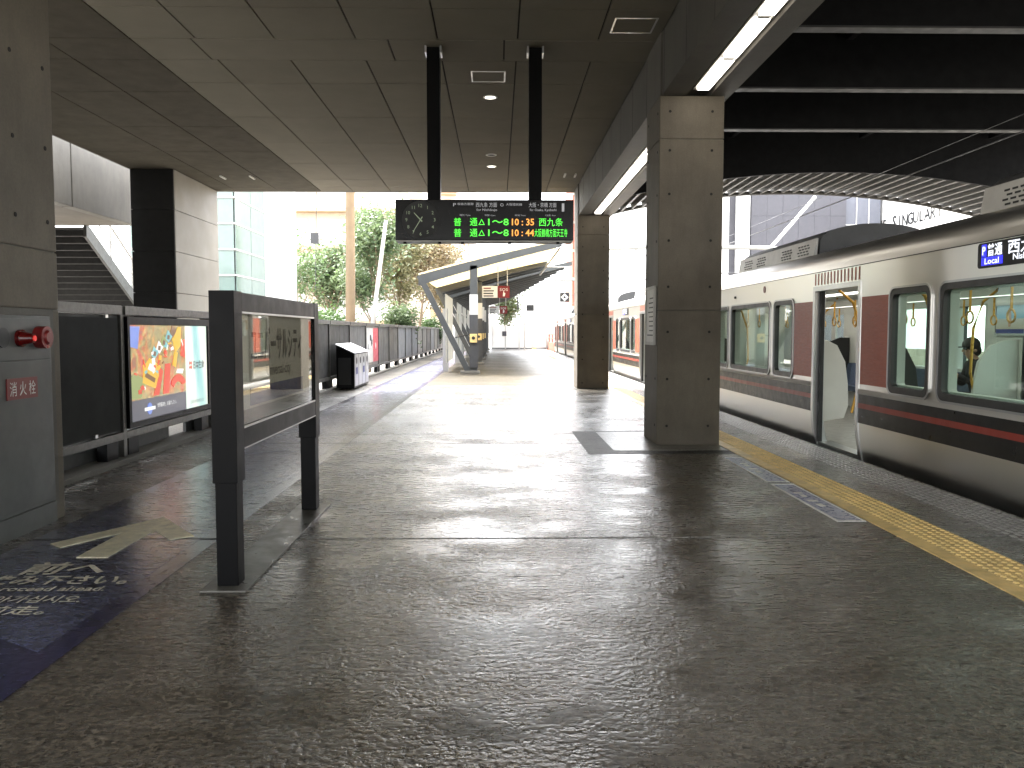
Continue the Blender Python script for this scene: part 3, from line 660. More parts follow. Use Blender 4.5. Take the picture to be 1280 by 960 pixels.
# ================================================================== DEPARTURE BOARD
DY = 11.1
db = thing('departure_board', 'black hanging departure board with clock and green LED lines', 'departure board', (-.17, DY, CZ))
BX0, BX1, BZ0, BZ1 = -1.34, 1.005, 2.655, 3.185
b = bm_new(); box(b, BX0, BX1, DY - .09, DY + .22, BZ0, BZ1); obj('case', b, 'board_black', db, bevel=.008)
b = bm_new(); box(b, BX0 + .01, BX1 - .01, DY - .07, DY + .2, BZ0 - .018, BZ0); obj('bottom_trim', b, 'pale_steel', db)
for x in (-1.22, -.76, -.46, .16, .80):
    b = bm_new(); box(b, x - .02, x + .02, DY - .075, DY - .02, BZ0 - .045, BZ0 - .018); obj('latch', b, 'black_metal', db)
for x in (-.835, .50):
    b = bm_new(); box(b, x - .085, x + .085, DY - .06, DY + .15, BZ1, CZ - .02); obj('hanger_post', b, 'black_metal', db, bevel=.004)
    b = bm_new(); box(b, x - .11, x - .087, DY - .07, DY + .16, CZ - .09, CZ - .002); box(b, x + .087, x + .11, DY - .07, DY + .16, CZ - .09, CZ - .002); obj('bracket', b, 'steel', db)
fy = DY - .0925
cxk, czk, rk = -1.01, 2.92, .215
b = bm_new(); disc(b, (cxk, DY - .0885, czk), rk + .03, 1, 40, .004); ck = obj('clock_face', b, 'rubber', db)
for h in range(1, 13):
    a = R(90 - 30 * h); text('clock_numeral', str(h), (cxk + rk * .86 * math.cos(a), fy, czk + rk * .86 * math.sin(a)), .062, 'cam', 'clock_text', ck)
def hand(deg, l, w, nm):
    a = R(90 - deg); d = Vector((math.cos(a), 0, math.sin(a))); n_ = Vector((-d.z, 0, d.x)) * w; c = Vector((cxk, fy - .003, czk))
    b = bm_new(); q = [c - d * l * .25 - n_, c + d * l - n_ * .5, c + d * l + n_ * .5, c - d * l * .25 + n_]; prism(b, [(p.x, p.z) for p in q], 1, fy - .005, fy - .002); obj(nm, b, 'clock_text', ck)
hand(317, .125, .008, 'hour_hand'); hand(212, .185, .006, 'minute_hand')
def bt(name, s, px_, py_, w, size, mat, sy=1, bold=0):
    # px_/py_ are fractions across / down the face
    text(name, s, (BX0 + px_ * (BX1 - BX0), fy, BZ1 - py_ * (BZ1 - BZ0)), size, 'cam', mat, db, width=w * (BX1 - BX0), sy=sy, bold=bold)
bt('header_text', 'P', .332, .13, .016, .06, 'board_text'); bt('header_text', '桜島方面発', .393, .11, .09, .035, 'board_text'); bt('header_text', '西九条 方面', .51, .13, .118, .06, 'board_text', 1.1); bt('header_text', 'for Nishikujo', .512, .26, .115, .045, 'board_text')
bt('header_text', 'O', .597, .13, .018, .06, 'board_text'); bt('header_text', '大阪環状線', .665, .12, .09, .035, 'board_text'); bt('header_text', '大阪・京橋 方面', .825, .13, .155, .06, 'board_text', 1.1); bt('header_text', 'for Osaka, Kyobashi', .828, .26, .150, .045, 'board_text'); bt('platform_number', '1', .94, .19, .014, .15, 'board_text', 1, .002)
for px_, s in ((.39, '種別 Type'), (.53, '両数 Cars'), (.70, '時刻 Time'), (.87, '行先 For')): bt('header_text', s, px_, .385, .06, .025, 'board_text')
for k, py_ in enumerate((.55, .815)):
    bt('led_text', '普', .348, py_, .042, .11, 'led_green', 1.05); bt('led_text', '通', .438, py_, .042, .11, 'led_green', 1.05); bt('led_text', '△', .483, py_, .036, .10, 'led_green')
    bt('led_text', '1〜8', .577, py_, .115, .11, 'led_green', 1.1, .001)
    bt('led_time', ('10 : 35', '10 : 44')[k], .715, py_, .125, .11, 'led_orange', 1.1, .002)
bt('led_destination', '西九条', .872, .55, .135, .11, 'led_green', 1.05)
bt('led_destination', '大阪鶴橋方面天王寺', .872, .815, .185, .10, 'led_green', 1.15)

# ================================================================== RECYCLING BINS
bn = thing('recycling_bin', 'stainless recycling bin with sloping top standing against the fence', 'bin', (-3.83, 21.9, 0))
prof = [(-4.05, .03), (-3.60, .03), (-3.60, .90), (-4.05, 1.12)]
b = bm_new(); prism(b, prof, 1, 20.85, 23.1); obj('body', b, 'black_metal', bn, bevel=.01)
b = bm_new(); prism(b, [(-4.07, 1.125), (-3.585, .905), (-3.58, .925), (-4.065, 1.15)], 1, 20.83, 23.12); top = obj('sloping_lid', b, 'steel', bn)
b = bm_new(); prism(b, [(-3.98, 1.10), (-3.80, 1.02), (-3.795, 1.033), (-3.975, 1.115)], 1, 21.3, 22.0); obj('sticker', b, 'ink', top)
b = bm_new(); box(b, -4.0, -3.68, 20.842, 20.852, .12, .80); obj('end_panel', b, 'fence_panel', bn)
for k in range(4):
    y = 20.90 + k * .55
    b = bm_new(); box(b, -3.602, -3.585, y, y + .50, .08, .88); d = obj('front_door', b, 'steel', bn, bevel=.004)
    b = bm_new(); disc(b, (-3.584, y + .25, .72), .085, 0, 16, .006); obj('opening', b, 'rubber', d)
    b = bm_new(); box(b, -3.587, -3.582, y + .12, y + .38, .38, .55); obj('label_plate', b, ('sign_blue', 'off_white', 'sign_blue', 'off_white')[k], d)

# ================================================================== STAIR AND FASCIA BEYOND THE FENCE
ub = thing('upper_walkway', 'raised concrete walkway beyond the fence left of the clad pier', 'walkway', (-11, 14, 4.2))
for y0, y1 in ((2, 8), (8, 13), (13, 18.6), (18.6, 21.9)):
    b = bm_new(); box(b, -9.6, -9.35, y0 + .025, y1 - .025, 4.2, 8.0); obj('parapet_panel', b, 'concrete_pale', ub, bevel=.01)
b = bm_new(); box(b, -16, -9.62, 2, 21.95, 4.21, 4.5); obj('deck', b, 'concrete', ub); b = bm_new(); box(b, -9.62, -9.59, 2, 21.9, 4.22, 7.9); obj('parapet_core', b, 'joint', ub)
b = bm_new(); box(b, -16, -15.7, 2, 21.95, -.5, 4.2); obj('support_wall', b, 'concrete_pale', ub)
st = thing('stair_flight', 'dark steel stair descending from the raised walkway behind the fence', 'stair', (-12, 24, -.5))
dz, dy = .16, .265; yb_, zb_ = 22.0, 4.18
for k in range(29):
    b = bm_new(); y = yb_ + k * dy; z = zb_ - k * dz
    box(b, -13.6, -10.75, y, y + dy + .03, z - .04, z); box(b, -13.6, -10.75, y + dy, y + dy + .02, z - dz, z - .04); obj('step', b, 'stair_dark', st)
for x in (-13.68, -10.75):
    b = bm_new(); L = 29; prism(b, [(yb_ - .1, zb_ + .12), (yb_ + L * dy, zb_ - L * dz + .12), (yb_ + L * dy, zb_ - L * dz - .2), (yb_ - .1, zb_ - .26)], 0, x, x + .08); obj('stringer', b, 'canopy_steel', st)
    b = bm_new(); tube(b, [(x + .04, yb_, zb_ + 1.0), (x + .04, yb_ + L * dy, zb_ - L * dz + 1.0)], .035); tube(b, [(x + .04, yb_, zb_ + .55), (x + .04, yb_ + L * dy, zb_ - L * dz + .55)], .02); obj('handrail', b, 'pale_steel', st)
    for k in range(0, 29, 5):
        b = bm_new(); tube(b, [(x + .04, yb_ + k * dy, zb_ - k * dz), (x + .04, yb_ + k * dy, zb_ - k * dz + 1.0)], .03); obj('baluster_post', b, 'pale_steel', st)
    b = bm_new()
    for k in range(0, 116):
        y = yb_ + k * dy / 4; box(b, x + .035, x + .045, y - .005, y + .005, zb_ - k * dz / 4 + .1, zb_ - k * dz / 4 + 1.0)
    o = obj('baluster_bars', b, 'pale_steel', st); o['kind'] = 'stuff'

# ================================================================== CANOPY FURTHER ALONG
cn = thing('platform_canopy', 'grey steel canopy on slanted struts farther along the platform', 'canopy', (-.9, 29, 0))
def canopy_sec(d):
    if d < 43: tip = (2.25, 4.62)
    else:
        f = (d - 43.5) / 29.5; tip = (3.9 - 3.0 * f, 5.08 - .75 * f)
    base = (-2.75, 3.42); n = 8; out = []
    for k in range(n + 1):
        u = k / n; x = base[0] + (tip[0] - base[0]) * u; z = base[1] + (tip[1] - base[1]) * (u + .16 * u * (1 - u)); out.append((x, z))
    return out
def rafter(d, h=.30, w=.16):
    s = canopy_sec(d); hh = lambda k: h * (1 - .45 * k / 8)
    b = bm_new(); prism(b, [(x, z) for x, z in s] + [(x, z - hh(8 - i)) for i, (x, z) in enumerate(s[::-1])], 1, d, d + w); obj('rafter', b, 'canopy_steel', cn)
raf = [29, 37.5, 39.2, 41] + [43.5 + 2.25 * k for k in range(14)]
for d in raf: rafter(d, .36 if d < 30 else .30)
for a, c in zip(raf, raf[1:]):
    if a == 41: c = 43.0
    s0, s1 = canopy_sec(a), canopy_sec(c if c != 43.0 else 42.9)
    b = bm_new(); ths = []
    for dz_ in (.0, .05):
        A = [b.verts.new((x, a, z + .01 + dz_)) for x, z in s0]; B = [b.verts.new((x, c, z + .01 + dz_)) for x, z in s1]; ths.append((A, B))
    (A, B), (C_, D_) = ths
    for k in range(8):
        b.faces.new((A[k], A[k + 1], B[k + 1], B[k])); b.faces.new((C_[k], D_[k], D_[k + 1], C_[k + 1]))
    for P_, Q_ in ((A, C_), (B, D_)):
        for k in range(8): b.faces.new((P_[k], P_[k + 1], Q_[k + 1], Q_[k]))
    b.faces.new((A[0], B[0], D_[0], C_[0])); b.faces.new((A[8], C_[8], D_[8], B[8]))
    obj('roof_sheet', b, 'membrane' if a < 30 else 'canopy_steel', cn)
for k, d in enumerate((29, 37.5, 43.5, 50.25, 58.5, 67.5)):
    b = bm_new(); beam(b, (-1.02, d + .1, .05), (-2.72, d + .1, 3.42), .22, .20); obj('slanted_strut', b, 'canopy_steel', cn)
    b = bm_new(); box(b, -1.3, -.62, d - .15, d + .35, 0, .09); obj('footing', b, 'concrete_pale', cn, bevel=.01)
    zt = canopy_sec(d)[3][1] - .15
    b = bm_new(); box(b, -.96, -.70, d, d + .22, .09, zt); po = obj('post', b, 'canopy_steel', cn, bevel=.01)
    if k < 4:
        b = bm_new(); box(b, -.975, -.685, d - .03, d, 2.05, 2.75); obj('post_cover', b, 'off_white' , po)
        b = bm_new(); box(b, -.98, -.68, d - .04, d - .0, .2, 2.04); obj('dark_cover', b, 'ac_dark', po)
        b = bm_new(); box(b, -.965, -.715, d - .14, d - .045, 1.08, 1.38); obj('call_box', b, 'yellow', po, bevel=.01)
        b = bm_new(); disc(b, (-.84, d - .145, 1.24), .06, 1, 14, .012); obj('call_button', b, 'ink', po)
    b = bm_new(); box(b, -2.0, -1.8, d + 1.3, d + 1.45, 0, 2.3); obj('rear_post', b, 'pale_steel', cn)
    if k < 5:
        b = bm_new(); box(b, -1.86, -1.84, d + .5, d + 5.2, .35, 2.8); obj('wind_screen', b, 'frosted', cn)
b = bm_new(); tube(b, [(2.2, 29, 4.40), (2.2, 42.9, 4.40)], .05); obj('edge_lamp_tube', b, 'white', cn)
b = bm_new(); tube(b, [(-1.5, 29.3, 1.25), (-.9, 29.3, 1.38)], .02); obj('cable', b, 'ink', cn)
def hang(x, d, z, s, label, n):
    h = thing('emergency_sign', label, 'sign', (x, d, z), 'red emergency signs under the canopy')
    b = bm_new(); box(b, x, x + s, d, d + .06, z - s / 2, z + s / 2); p = obj('red_panel', b, 'red', h)
    b = bm_new(); box(b, x - s * 1.35, x - .02, d + .005, d + .055, z - s / 2, z + s / 2); w = obj('white_panel', b, 'white', h)
    text('sign_text', 'SOS', (x + s / 2, d - .004, z + s * .2), s * .33, 'cam', 'white', p, width=s * .7)
    b = bm_new(); prism(b, [(x + s * .42, z - s * .38), (x + s * .58, z - s * .38), (x + s * .64, z - s * .1), (x + s * .54, z - s * .08), (x + s * .52, z + .03), (x + s * .46, z + .03), (x + s * .44, z - s * .12)], 1, d - .006, d); obj('hand_symbol', b, 'white', p)
    for k in range(4):
        b = bm_new(); yy = z - s * .4 + k * s * .22; box(b, x - s * 1.25, x - s * random.uniform(.3, .7), d - .002, d + .006, yy, yy + s * .1); obj('print_line', b, 'red' if k == 3 else 'ink', w)
    b = bm_new(); tube(b, [(x, d + .03, z + s / 2), (x, d + .03, z + 1.0)], .015); tube(b, [(x + s * .8, d + .03, z + s / 2), (x + s * .8, d + .03, z + 1.0)], .015); obj('hanger', b, 'pale_steel', h)
hang(0.02, 32.3, 3.0, .45, 'nearer red and white emergency sign hanging under the canopy', 0); hang(.12, 48, 2.72, .45, 'farther smaller red and white emergency sign under the canopy', 1)
dg = thing('diamond_sign', 'black square sign with white diamond hanging over the platform beyond the far column', 'sign', (3.0, 37, 3.0))
b = bm_new(); box(b, 2.78, 3.20, 37, 37.06, 2.78, 3.2); pnl = obj('panel', b, 'ink', dg)
b = bm_new(); ring(b, [(2.99, 2.82), (3.16, 2.99), (2.99, 3.16), (2.82, 2.99)], [(2.99, 2.92), (3.06, 2.99), (2.99, 3.06), (2.92, 2.99)], 1, 36.99, 37.0); obj('diamond', b, 'white', pnl)
b = bm_new(); tube(b, [(2.99, 37.03, 3.2), (2.99, 37.03, 4.3)], .02); obj('hanger', b, 'pale_steel', dg)
b = bm_new(); tube(b, [(2.2, 37.03, 4.33), (3.2, 37.03, 4.33)], .025); obj('hanger_arm', b, 'pale_steel', dg)

# ================================================================== TRAIN
TX, TC = 4.18, 5.63
def off(z): 
    return .10 * ((.45 - z) / .6) ** 2 if z < .45 else 0.0
def side(bm, ybr, zbr, hole, shift=0, mirror=False, flat=False):
    ver = {}
    def V(i, j):
        if (i, j) not in ver:
            x = TX + shift + (0 if flat else off(zbr[j])); x = 2 * TC - x if mirror else x
            ver[(i, j)] = bm.verts.new((x, ybr[i], zbr[j]))
        return ver[(i, j)]
    for i in range(len(ybr) - 1):
        for j in range(len(zbr) - 1):
            if hole((ybr[i] + ybr[i + 1]) / 2, (zbr[j] + zbr[j + 1]) / 2): continue
            bm.faces.new((V(i, j), V(i + 1, j), V(i + 1, j + 1), V(i, j + 1)))
C0 = 10.2; CL = 9.9
doors = [C0 - 7, C0, C0 + 7]; DW = .65
wins = []
for dc in (C0 - 3.5, C0 + 3.5): wins += [(dc - 2.02, dc - 1.28), (dc - 1.02, dc + 1.02), (dc + 1.28, dc + 2.02)]
WZ0, WZ1 = .86, 1.86
wins += [(C0 - 9.2, C0 - 8.5), (C0 + 8.5, C0 + 9.2)]
orange = []
for dc in doors: orange += [(dc - 1.46, dc - DW - .09), (dc + DW + .09, dc + 1.46)]
orange = [q for q in orange]
zb = [-.15, 0, .15, .3, .45, .6, WZ0, WZ1, 1.98, 2.22]
yb = sorted({round(v, 4) for v in [C0 - CL, C0 + CL] + [d + s * DW for d in doors for s in (-1, 1)] + [q for w in wins for q in w]})
def hole_near(y, z):
    if any(abs(y - d) < DW for d in doors) and 0 < z < 1.98: return True
    return any(a < y < c for a, c in wins) and WZ0 < z < WZ1
def build_car():
    t = thing('train_car', 'x', 'train car', (TC, C0, -1.1), 'cars of the train at the platform')
    b = bm_new(); side(b, yb, zb, hole_near); obj('near_side', b, 'stainless', t, smooth=True)
    b = bm_new(); side(b, yb, zb, hole_near, mirror=True); obj('far_side', b, 'stainless', t, smooth=True)
    # roof
    rp = [(TX, 2.22), (TX + .015, 2.30), (TX + .05, 2.38), (TX + .13, 2.46), (TX + .28, 2.53), (TX + .55, 2.59), (TX + .95, 2.64), (TC, 2.66)]
    rp = rp + [(2 * TC - x, z) for x, z in rp[-2::-1]]
    b = bm_new(); A = [b.verts.new((x, C0 - CL, z)) for x, z in rp]; B = [b.verts.new((x, C0 + CL, z)) for x, z in rp]
    for k in range(len(rp) - 1): b.faces.new((A[k], A[k + 1], B[k + 1], B[k]))
    obj('roof', b, 'stainless', t, smooth=True)
    b = bm_new(); box(b, TX - .006, TX - .0005, C0 - CL, C0 + CL, 2.218, 2.226); obj('roof_seam', b, 'rubber', t)
    for s in (-1, 1):
        y = C0 + s * CL; b = bm_new()
        prism(b, [(x, z) for x, z in rp] + [(2 * TC - TX, .45), (2 * TC - TX - .1, -.15), (TX + .1, -.15), (TX, .45)], 1, y - .005 if s > 0 else y - .02, y + .02 if s > 0 else y + .005); obj('end_wall', b, 'stainless', t)
        b = bm_new(); box(b, TC - .6, TC + .6, min(y, y + s * .3), max(y, y + s * .3), -.05, 2.1); obj('gangway', b, 'rubber', t)
        b = bm_new(); box(b, TX - .004, TX + .001, y - .02 if s > 0 else y, y if s > 0 else y + .02, .45, 2.2); obj('corner_trim', b, 'rubber', t)
    b = bm_new(); box(b, TX + .25, 2 * TC - TX - .25, C0 - CL + .3, C0 + CL - .3, -.75, -.16); obj('underframe', b, 'roof_dark', t)
    for s in (-1, 1):
        for q in (-1, 1):
            for x in (TC - .53, TC + .53):
                b = bm_new(); disc(b, (x, C0 + s * 6.8 + q * 1.05, -.68), .42, 0, 20, .12); obj('wheel', b, 'rail_steel', t)
    # inside
    b = bm_new(); box(b, TX + .14, 2 * TC - TX - .14, C0 - CL + .02, C0 + CL - .02, -.03, .0); obj('floor', b, 'train_floor', t)
    b = bm_new(); box(b, TX + .10, 2 * TC - TX - .10, C0 - CL + .02, C0 + CL - .02, 2.13, 2.15); obj('inner_ceiling', b, 'train_wall', t)
    for mir in (False, True):
        b = bm_new(); side(b, yb, [0, .45, .6, WZ0, WZ1, 1.98, 2.14], hole_near, shift=.13, mirror=mir, flat=True); obj('lining', b, 'train_wall', t)
    for x in (TC - .55, TC + .55):
        b = bm_new(); box(b, x - .10, x + .10, C0 - CL + .4, C0 + CL - .4, 2.115, 2.129); obj('light_strip', b, 'train_light', t)
    b = bm_new()
    for ri, x in enumerate((TC - .75, TC + .75)):
        tube(b, [(x, C0 - CL + .5, 1.90), (x, C0 + CL - .5, 1.90)], .016, 6)
    obj('hand_rail', b, 'steel', t)
    k = 0
    for x in (TC - .75, TC + .75):
        for q in range(26):
            y = C0 - 8.6 + q * .69
            b = bm_new(); box(b, x - .012, x + .012, y - .004, y + .004, 1.66, 1.89)
            tube(b, [(x + .0, y + .062 * math.sin(2 * math.pi * s / 12), 1.60 + .062 * math.cos(2 * math.pi * s / 12)) for s in range(13)], .011, 5); obj('hanging_strap', b, 'gold', t)
    # benches, partitions, poles
    for sec in (C0 - 3.5, C0 + 3.5):
        for s, xw in ((1, TX + .14), (-1, 2 * TC - TX - .14)):
            y0, y1 = sec - 2.55, sec + 2.55
            p = [(xw, .30), (xw + s * .46, .36), (xw + s * .47, .46), (xw + s * .14, .43), (xw + s * .06, .84), (xw, .85)]
            b = bm_new(); prism(b, p, 1, y0 + .1, y1 - .1); obj('bench_seat', b, 'seat', t, bevel=.01)
            for e, ye in ((-1, y0), (1, y1)):
                w = .60 if s < 0 else .44; ye = ye - .2 if (s < 0 and e < 0) else ye
                q = [(0, .22), (w * .88, .28), (w, .45), (w * .98, .75), (w * .88, 1.05), (w * .62, 1.27), (w * .3, 1.34), (0, 1.34)]
                b = bm_new(); prism(b, [(xw + s * u, z) for u, z in q], 1, ye - .025, ye + .025); obj('draught_screen', b, 'off_white' if e < 0 else 'fence_panel', t, bevel=.008)
                b = bm_new(); pts = [(xw + s * .5, ye, .35), (xw + s * .62, ye, .9), (xw + s * .60, ye, 1.5), (xw + s * .48, ye, 1.85), (xw + s * .30, ye, 2.0), (xw + s * .25, ye, 2.12)]
                tube(b, pts, .019, 8); obj('grab_pole', b, 'gold', t, smooth=True)
    # far side closed doors
    for dc in doors:
        for s in (-1, 1):
            a, c = (dc - DW, dc - .004) if s < 0 else (dc + .004, dc + DW); xx = 2 * TC - TX - .07
            b = bm_new(); ring(b, rrect(a, c, .0, 1.98, .01), rrect(a + .10, c - .10, .72, 1.80, .06), 0, xx, xx + .04); d = obj('door_leaf', b, 'off_white', t)
            b = bm_new(); prism(b, rrect(a + .09, c - .09, .71, 1.81, .05), 0, xx + .015, xx + .021); obj('pane', b, 'glass', d)
        # near side: open door with frame and retracted leaf edges
        b = bm_new(); fo = [(dc - DW - .07, .30), (dc - DW - .07, 2.04), (dc + DW + .07, 2.04), (dc + DW + .07, .30)]
        for s in (-1, 1):
            zz = [-.06, 0.08, .2, .3, .45, 2.04]
            for za_, zb_ in zip(zz, zz[1:]):
                y0, y1 = sorted((dc + s * (DW + .0), dc + s * (DW + .065)))
                v = [b.verts.new((TX + off(z) + dx, y, z)) for z in (za_, zb_) for dx in (-.014, .13) for y in (y0, y1)]
                for f in ((0, 1, 3, 2), (4, 6, 7, 5), (0, 4, 5, 1), (2, 3, 7, 6), (0, 2, 6, 4), (1, 5, 7, 3)): b.faces.new([v[i] for i in f])
        box(b, TX - .014, TX + .13, dc - DW, dc + DW, 1.98, 2.04); df = obj('door_frame', b, 'steel', t)
        b = bm_new(); box(b, TX + .06, 2 * TC - TX - .5 if False else TX + .24, dc - DW, dc + DW, -.05, .004); obj('door_sill', b, 'steel', df)
        b = bm_new(); box(b, TX + .05, TX + .10, dc + DW - .06, dc + DW - .001, .005, 1.978); obj('leaf_edge', b, 'rubber', df); b = bm_new(); box(b, TX + .05, TX + .10, dc - DW + .001, dc - DW + .05, .005, 1.978); obj('leaf_edge', b, 'rubber', df)
        for k in range(14):
            y = dc - DW - .02 + (2 * DW + .02) * k / 13
            b = bm_new(); box(b, TX - .0035, TX + .001, y, y + .036, 2.055, 2.205); obj('stripe', b, 'orange_film', t)
    # windows, both sides
    for a, c in wins:
        for s in (1, -1):
            X = TX if s > 0 else 2 * TC - TX
            x0, x1 = sorted((X - s * .012, X + s * .05))
            b = bm_new(); ring(b, rrect(a - .05, c + .05, WZ0 - .06, WZ1 + .05, .10), rrect(a + .02, c - .02, WZ0 + .015, WZ1 - .015, .055), 0, x0, x1); f = obj('window_frame', b, 'frame_grey', t)
            x0, x1 = sorted((X - s * .018, X - s * .002))
            b = bm_new(); ring(b, rrect(a - .065, c + .065, WZ0 - .075, WZ1 + .065, .115), rrect(a - .045, c + .045, WZ0 - .055, WZ1 + .045, .095), 0, x0, x1); obj('window_trim', b, 'steel', f)
            x0, x1 = sorted((X + s * .02, X + s * .026))
            b = bm_new(); prism(b, rrect(a + .015, c - .015, WZ0 + .01, WZ1 - .01, .05), 0, x0, x1); obj('pane', b, 'glass', f)
            x0, x1 = sorted((X + s * .05, X + s * .135))
            b = bm_new(); ring(b, rrect(a - .0, c + .0, WZ0 - .0, WZ1 + .0, .03), rrect(a + .03, c - .03, WZ0 + .03, WZ1 - .03, .03), 0, x0, x1); obj('window_reveal', b, 'off_white', f)
    # livery
    segs = []; y = C0 - CL
    for dc in doors: segs.append((y, dc - DW - .066)); y = dc + DW + .066
    segs.append((y, C0 + CL))
    for a, c in orange:
        b = bm_new(); box(b, TX - .004, TX + .001, a, c, .85, 1.85); obj('orange_panel', b, 'orange_film', t)
    for a, c in segs:
        for nm, z0, z1, mt, pr in (('white_band', .735, .790, 'white_metal', .012), ('black_band', .40, .735, 'black_band', .004), ('red_stripe', .572, .632, 'red_band', .0065)):
            b = bm_new(); zz = [z0] + [q for q in (.45,) if z0 < q < z1] + [z1]; side(b, [a, c], zz, lambda y, z: False, shift=-pr)
            if pr > .01: bmesh.ops.solidify(b, geom=list(b.faces), thickness=-.012)
            obj(nm, b, mt, t)
    # destination display
    y0, y1 = C0 - 4.15, C0 - 3.03
    b = bm_new(); prism(b, rrect(y0, y1, 1.995, 2.21, .03), 0, TX - .012, TX + .002); dp = obj('destination_display', b, 'rubber', t)
    b = bm_new(); box(b, TX - .0145, TX - .0115, y1 - .36, y1 - .06, 2.015, 2.085); obj('display_field', b, 'led_blue', dp)
    b = bm_new(); box(b, TX - .0145, TX - .0115, y1 - .13, y1 - .06, 2.09, 2.195); obj('display_field', b, 'led_blue', dp)
    text('display_text', 'P', (TX - .0155, y1 - .095, 2.142), .10, 'nx', 'led_white', dp, bold=.002); text('display_text', '普通', (TX - .0155, y1 - .25, 2.142), .11, 'nx', 'led_white', dp, width=.21, bold=.002); text('display_text', 'Local', (TX - .0155, y1 - .21, 2.05), .07, 'nx', 'led_white', dp, width=.2, bold=.001)
    text('display_text', '西九条', (TX - .0155, y1 - .68, 2.142), .12, 'nx', 'led_white', dp, width=.5, bold=.002); text('display_text', 'Nishikujo', (TX - .0155, y1 - .68, 2.05), .07, 'nx', 'led_white', dp, width=.36, bold=.001)
    b = bm_new(); disc(b, (TX - .003, C0 + 2.75, 2.11), .055, 0, 18, .006); cb = obj('car_number_badge', b, 'red', t)
    text('badge_text', '1', (TX - .0075, C0 + 2.75, 2.11), .07, 'nx', 'white', cb)
    b = bm_new(); box(b, TX - .02, TX, C0 + 4.3, C0 + 4.36, 2.03, 2.07); obj('side_lamp', b, 'rubber', t)
    # air conditioners
    for s in (-1, 1):
        yc_ = C0 + s * 4.05; y0, y1 = yc_ - 1.95, yc_ + 1.95
        xc = [(TC - .90, 2.55), (TC - .86, 2.80)]; 
        hump = [(TC - .84, 2.80)] + [(TC + .84 * math.cos(R(a)), 2.80 + .26 * math.sin(R(a))) for a in range(165, 10, -15)] + [(TC + .84, 2.80)]
        b = bm_new(); prism(b, hump + [(TC + .86, 2.55), (TC - .86, 2.55)], 1, y0, y1); ac = obj('air_conditioner', b, 'ac_dark', t, smooth=True)
        for q in (-1, 1):
            b = bm_new(); prism(b, [(TC + q * .93, 2.57), (TC + q * .885, 2.84), (TC + q * .865, 2.84), (TC + q * .88, 2.57)], 1, y0 + .02, y1 - .02); obj('side_cover', b, 'ac_grey', ac)
            b = bm_new()
            for g_ in (.25, 1.0, 2.3, 3.05):
                for r_ in range(4):
                    for c_ in range(4):
                        y = y0 + g_ + c_ * .12 + (r_ % 2) * .05; z = 2.62 + r_ * .045; xx = TC + q * (.93 - (z - 2.57) * .167)
                        box(b, xx - .006, xx + .006, y, y + .075, z, z + .018)
            o = obj('vent_slots', b, 'rubber', ac); o['kind'] = 'stuff'
    return t
carA = build_car(); carA['label'] = 'nearest stainless train car with orange panels and open door beside the near column'
carB = copy_tree(carA, (TC, C0 + 20.4, -1.1)); carB['label'] = 'middle train car glimpsed between the two concrete columns'
carC = copy_tree(carA, (TC, C0 + 40.8, -1.1)); carC['label'] = 'farthest train car beyond the far column at the end of the train'
pt = thing('hanging_poster', 'blue beach poster inside the train above the far seat', 'poster', (6.95, 10.9, 1.42))
b = bm_new(); box(b, 6.93, 6.945, 10.78, 11.43, 1.42, 1.82); obj('sheet', b, 'poster_beach', pt)
b = bm_new(); ring(b, rrect(10.76, 11.45, 1.40, 1.84, .01), rrect(10.79, 11.42, 1.43, 1.81, .01), 0, 6.92, 6.95); obj('frame', b, 'steel', pt)
b = bm_new(); prism(b, [(y - .32, z) for y, z in ((11.42, 1.52), (11.46, 1.52), (11.47, 1.62), (11.50, 1.70), (11.45, 1.78), (11.41, 1.72), (11.40, 1.62))], 0, 6.926, 6.931); obj('printed_figure', b, 'skin', pt)

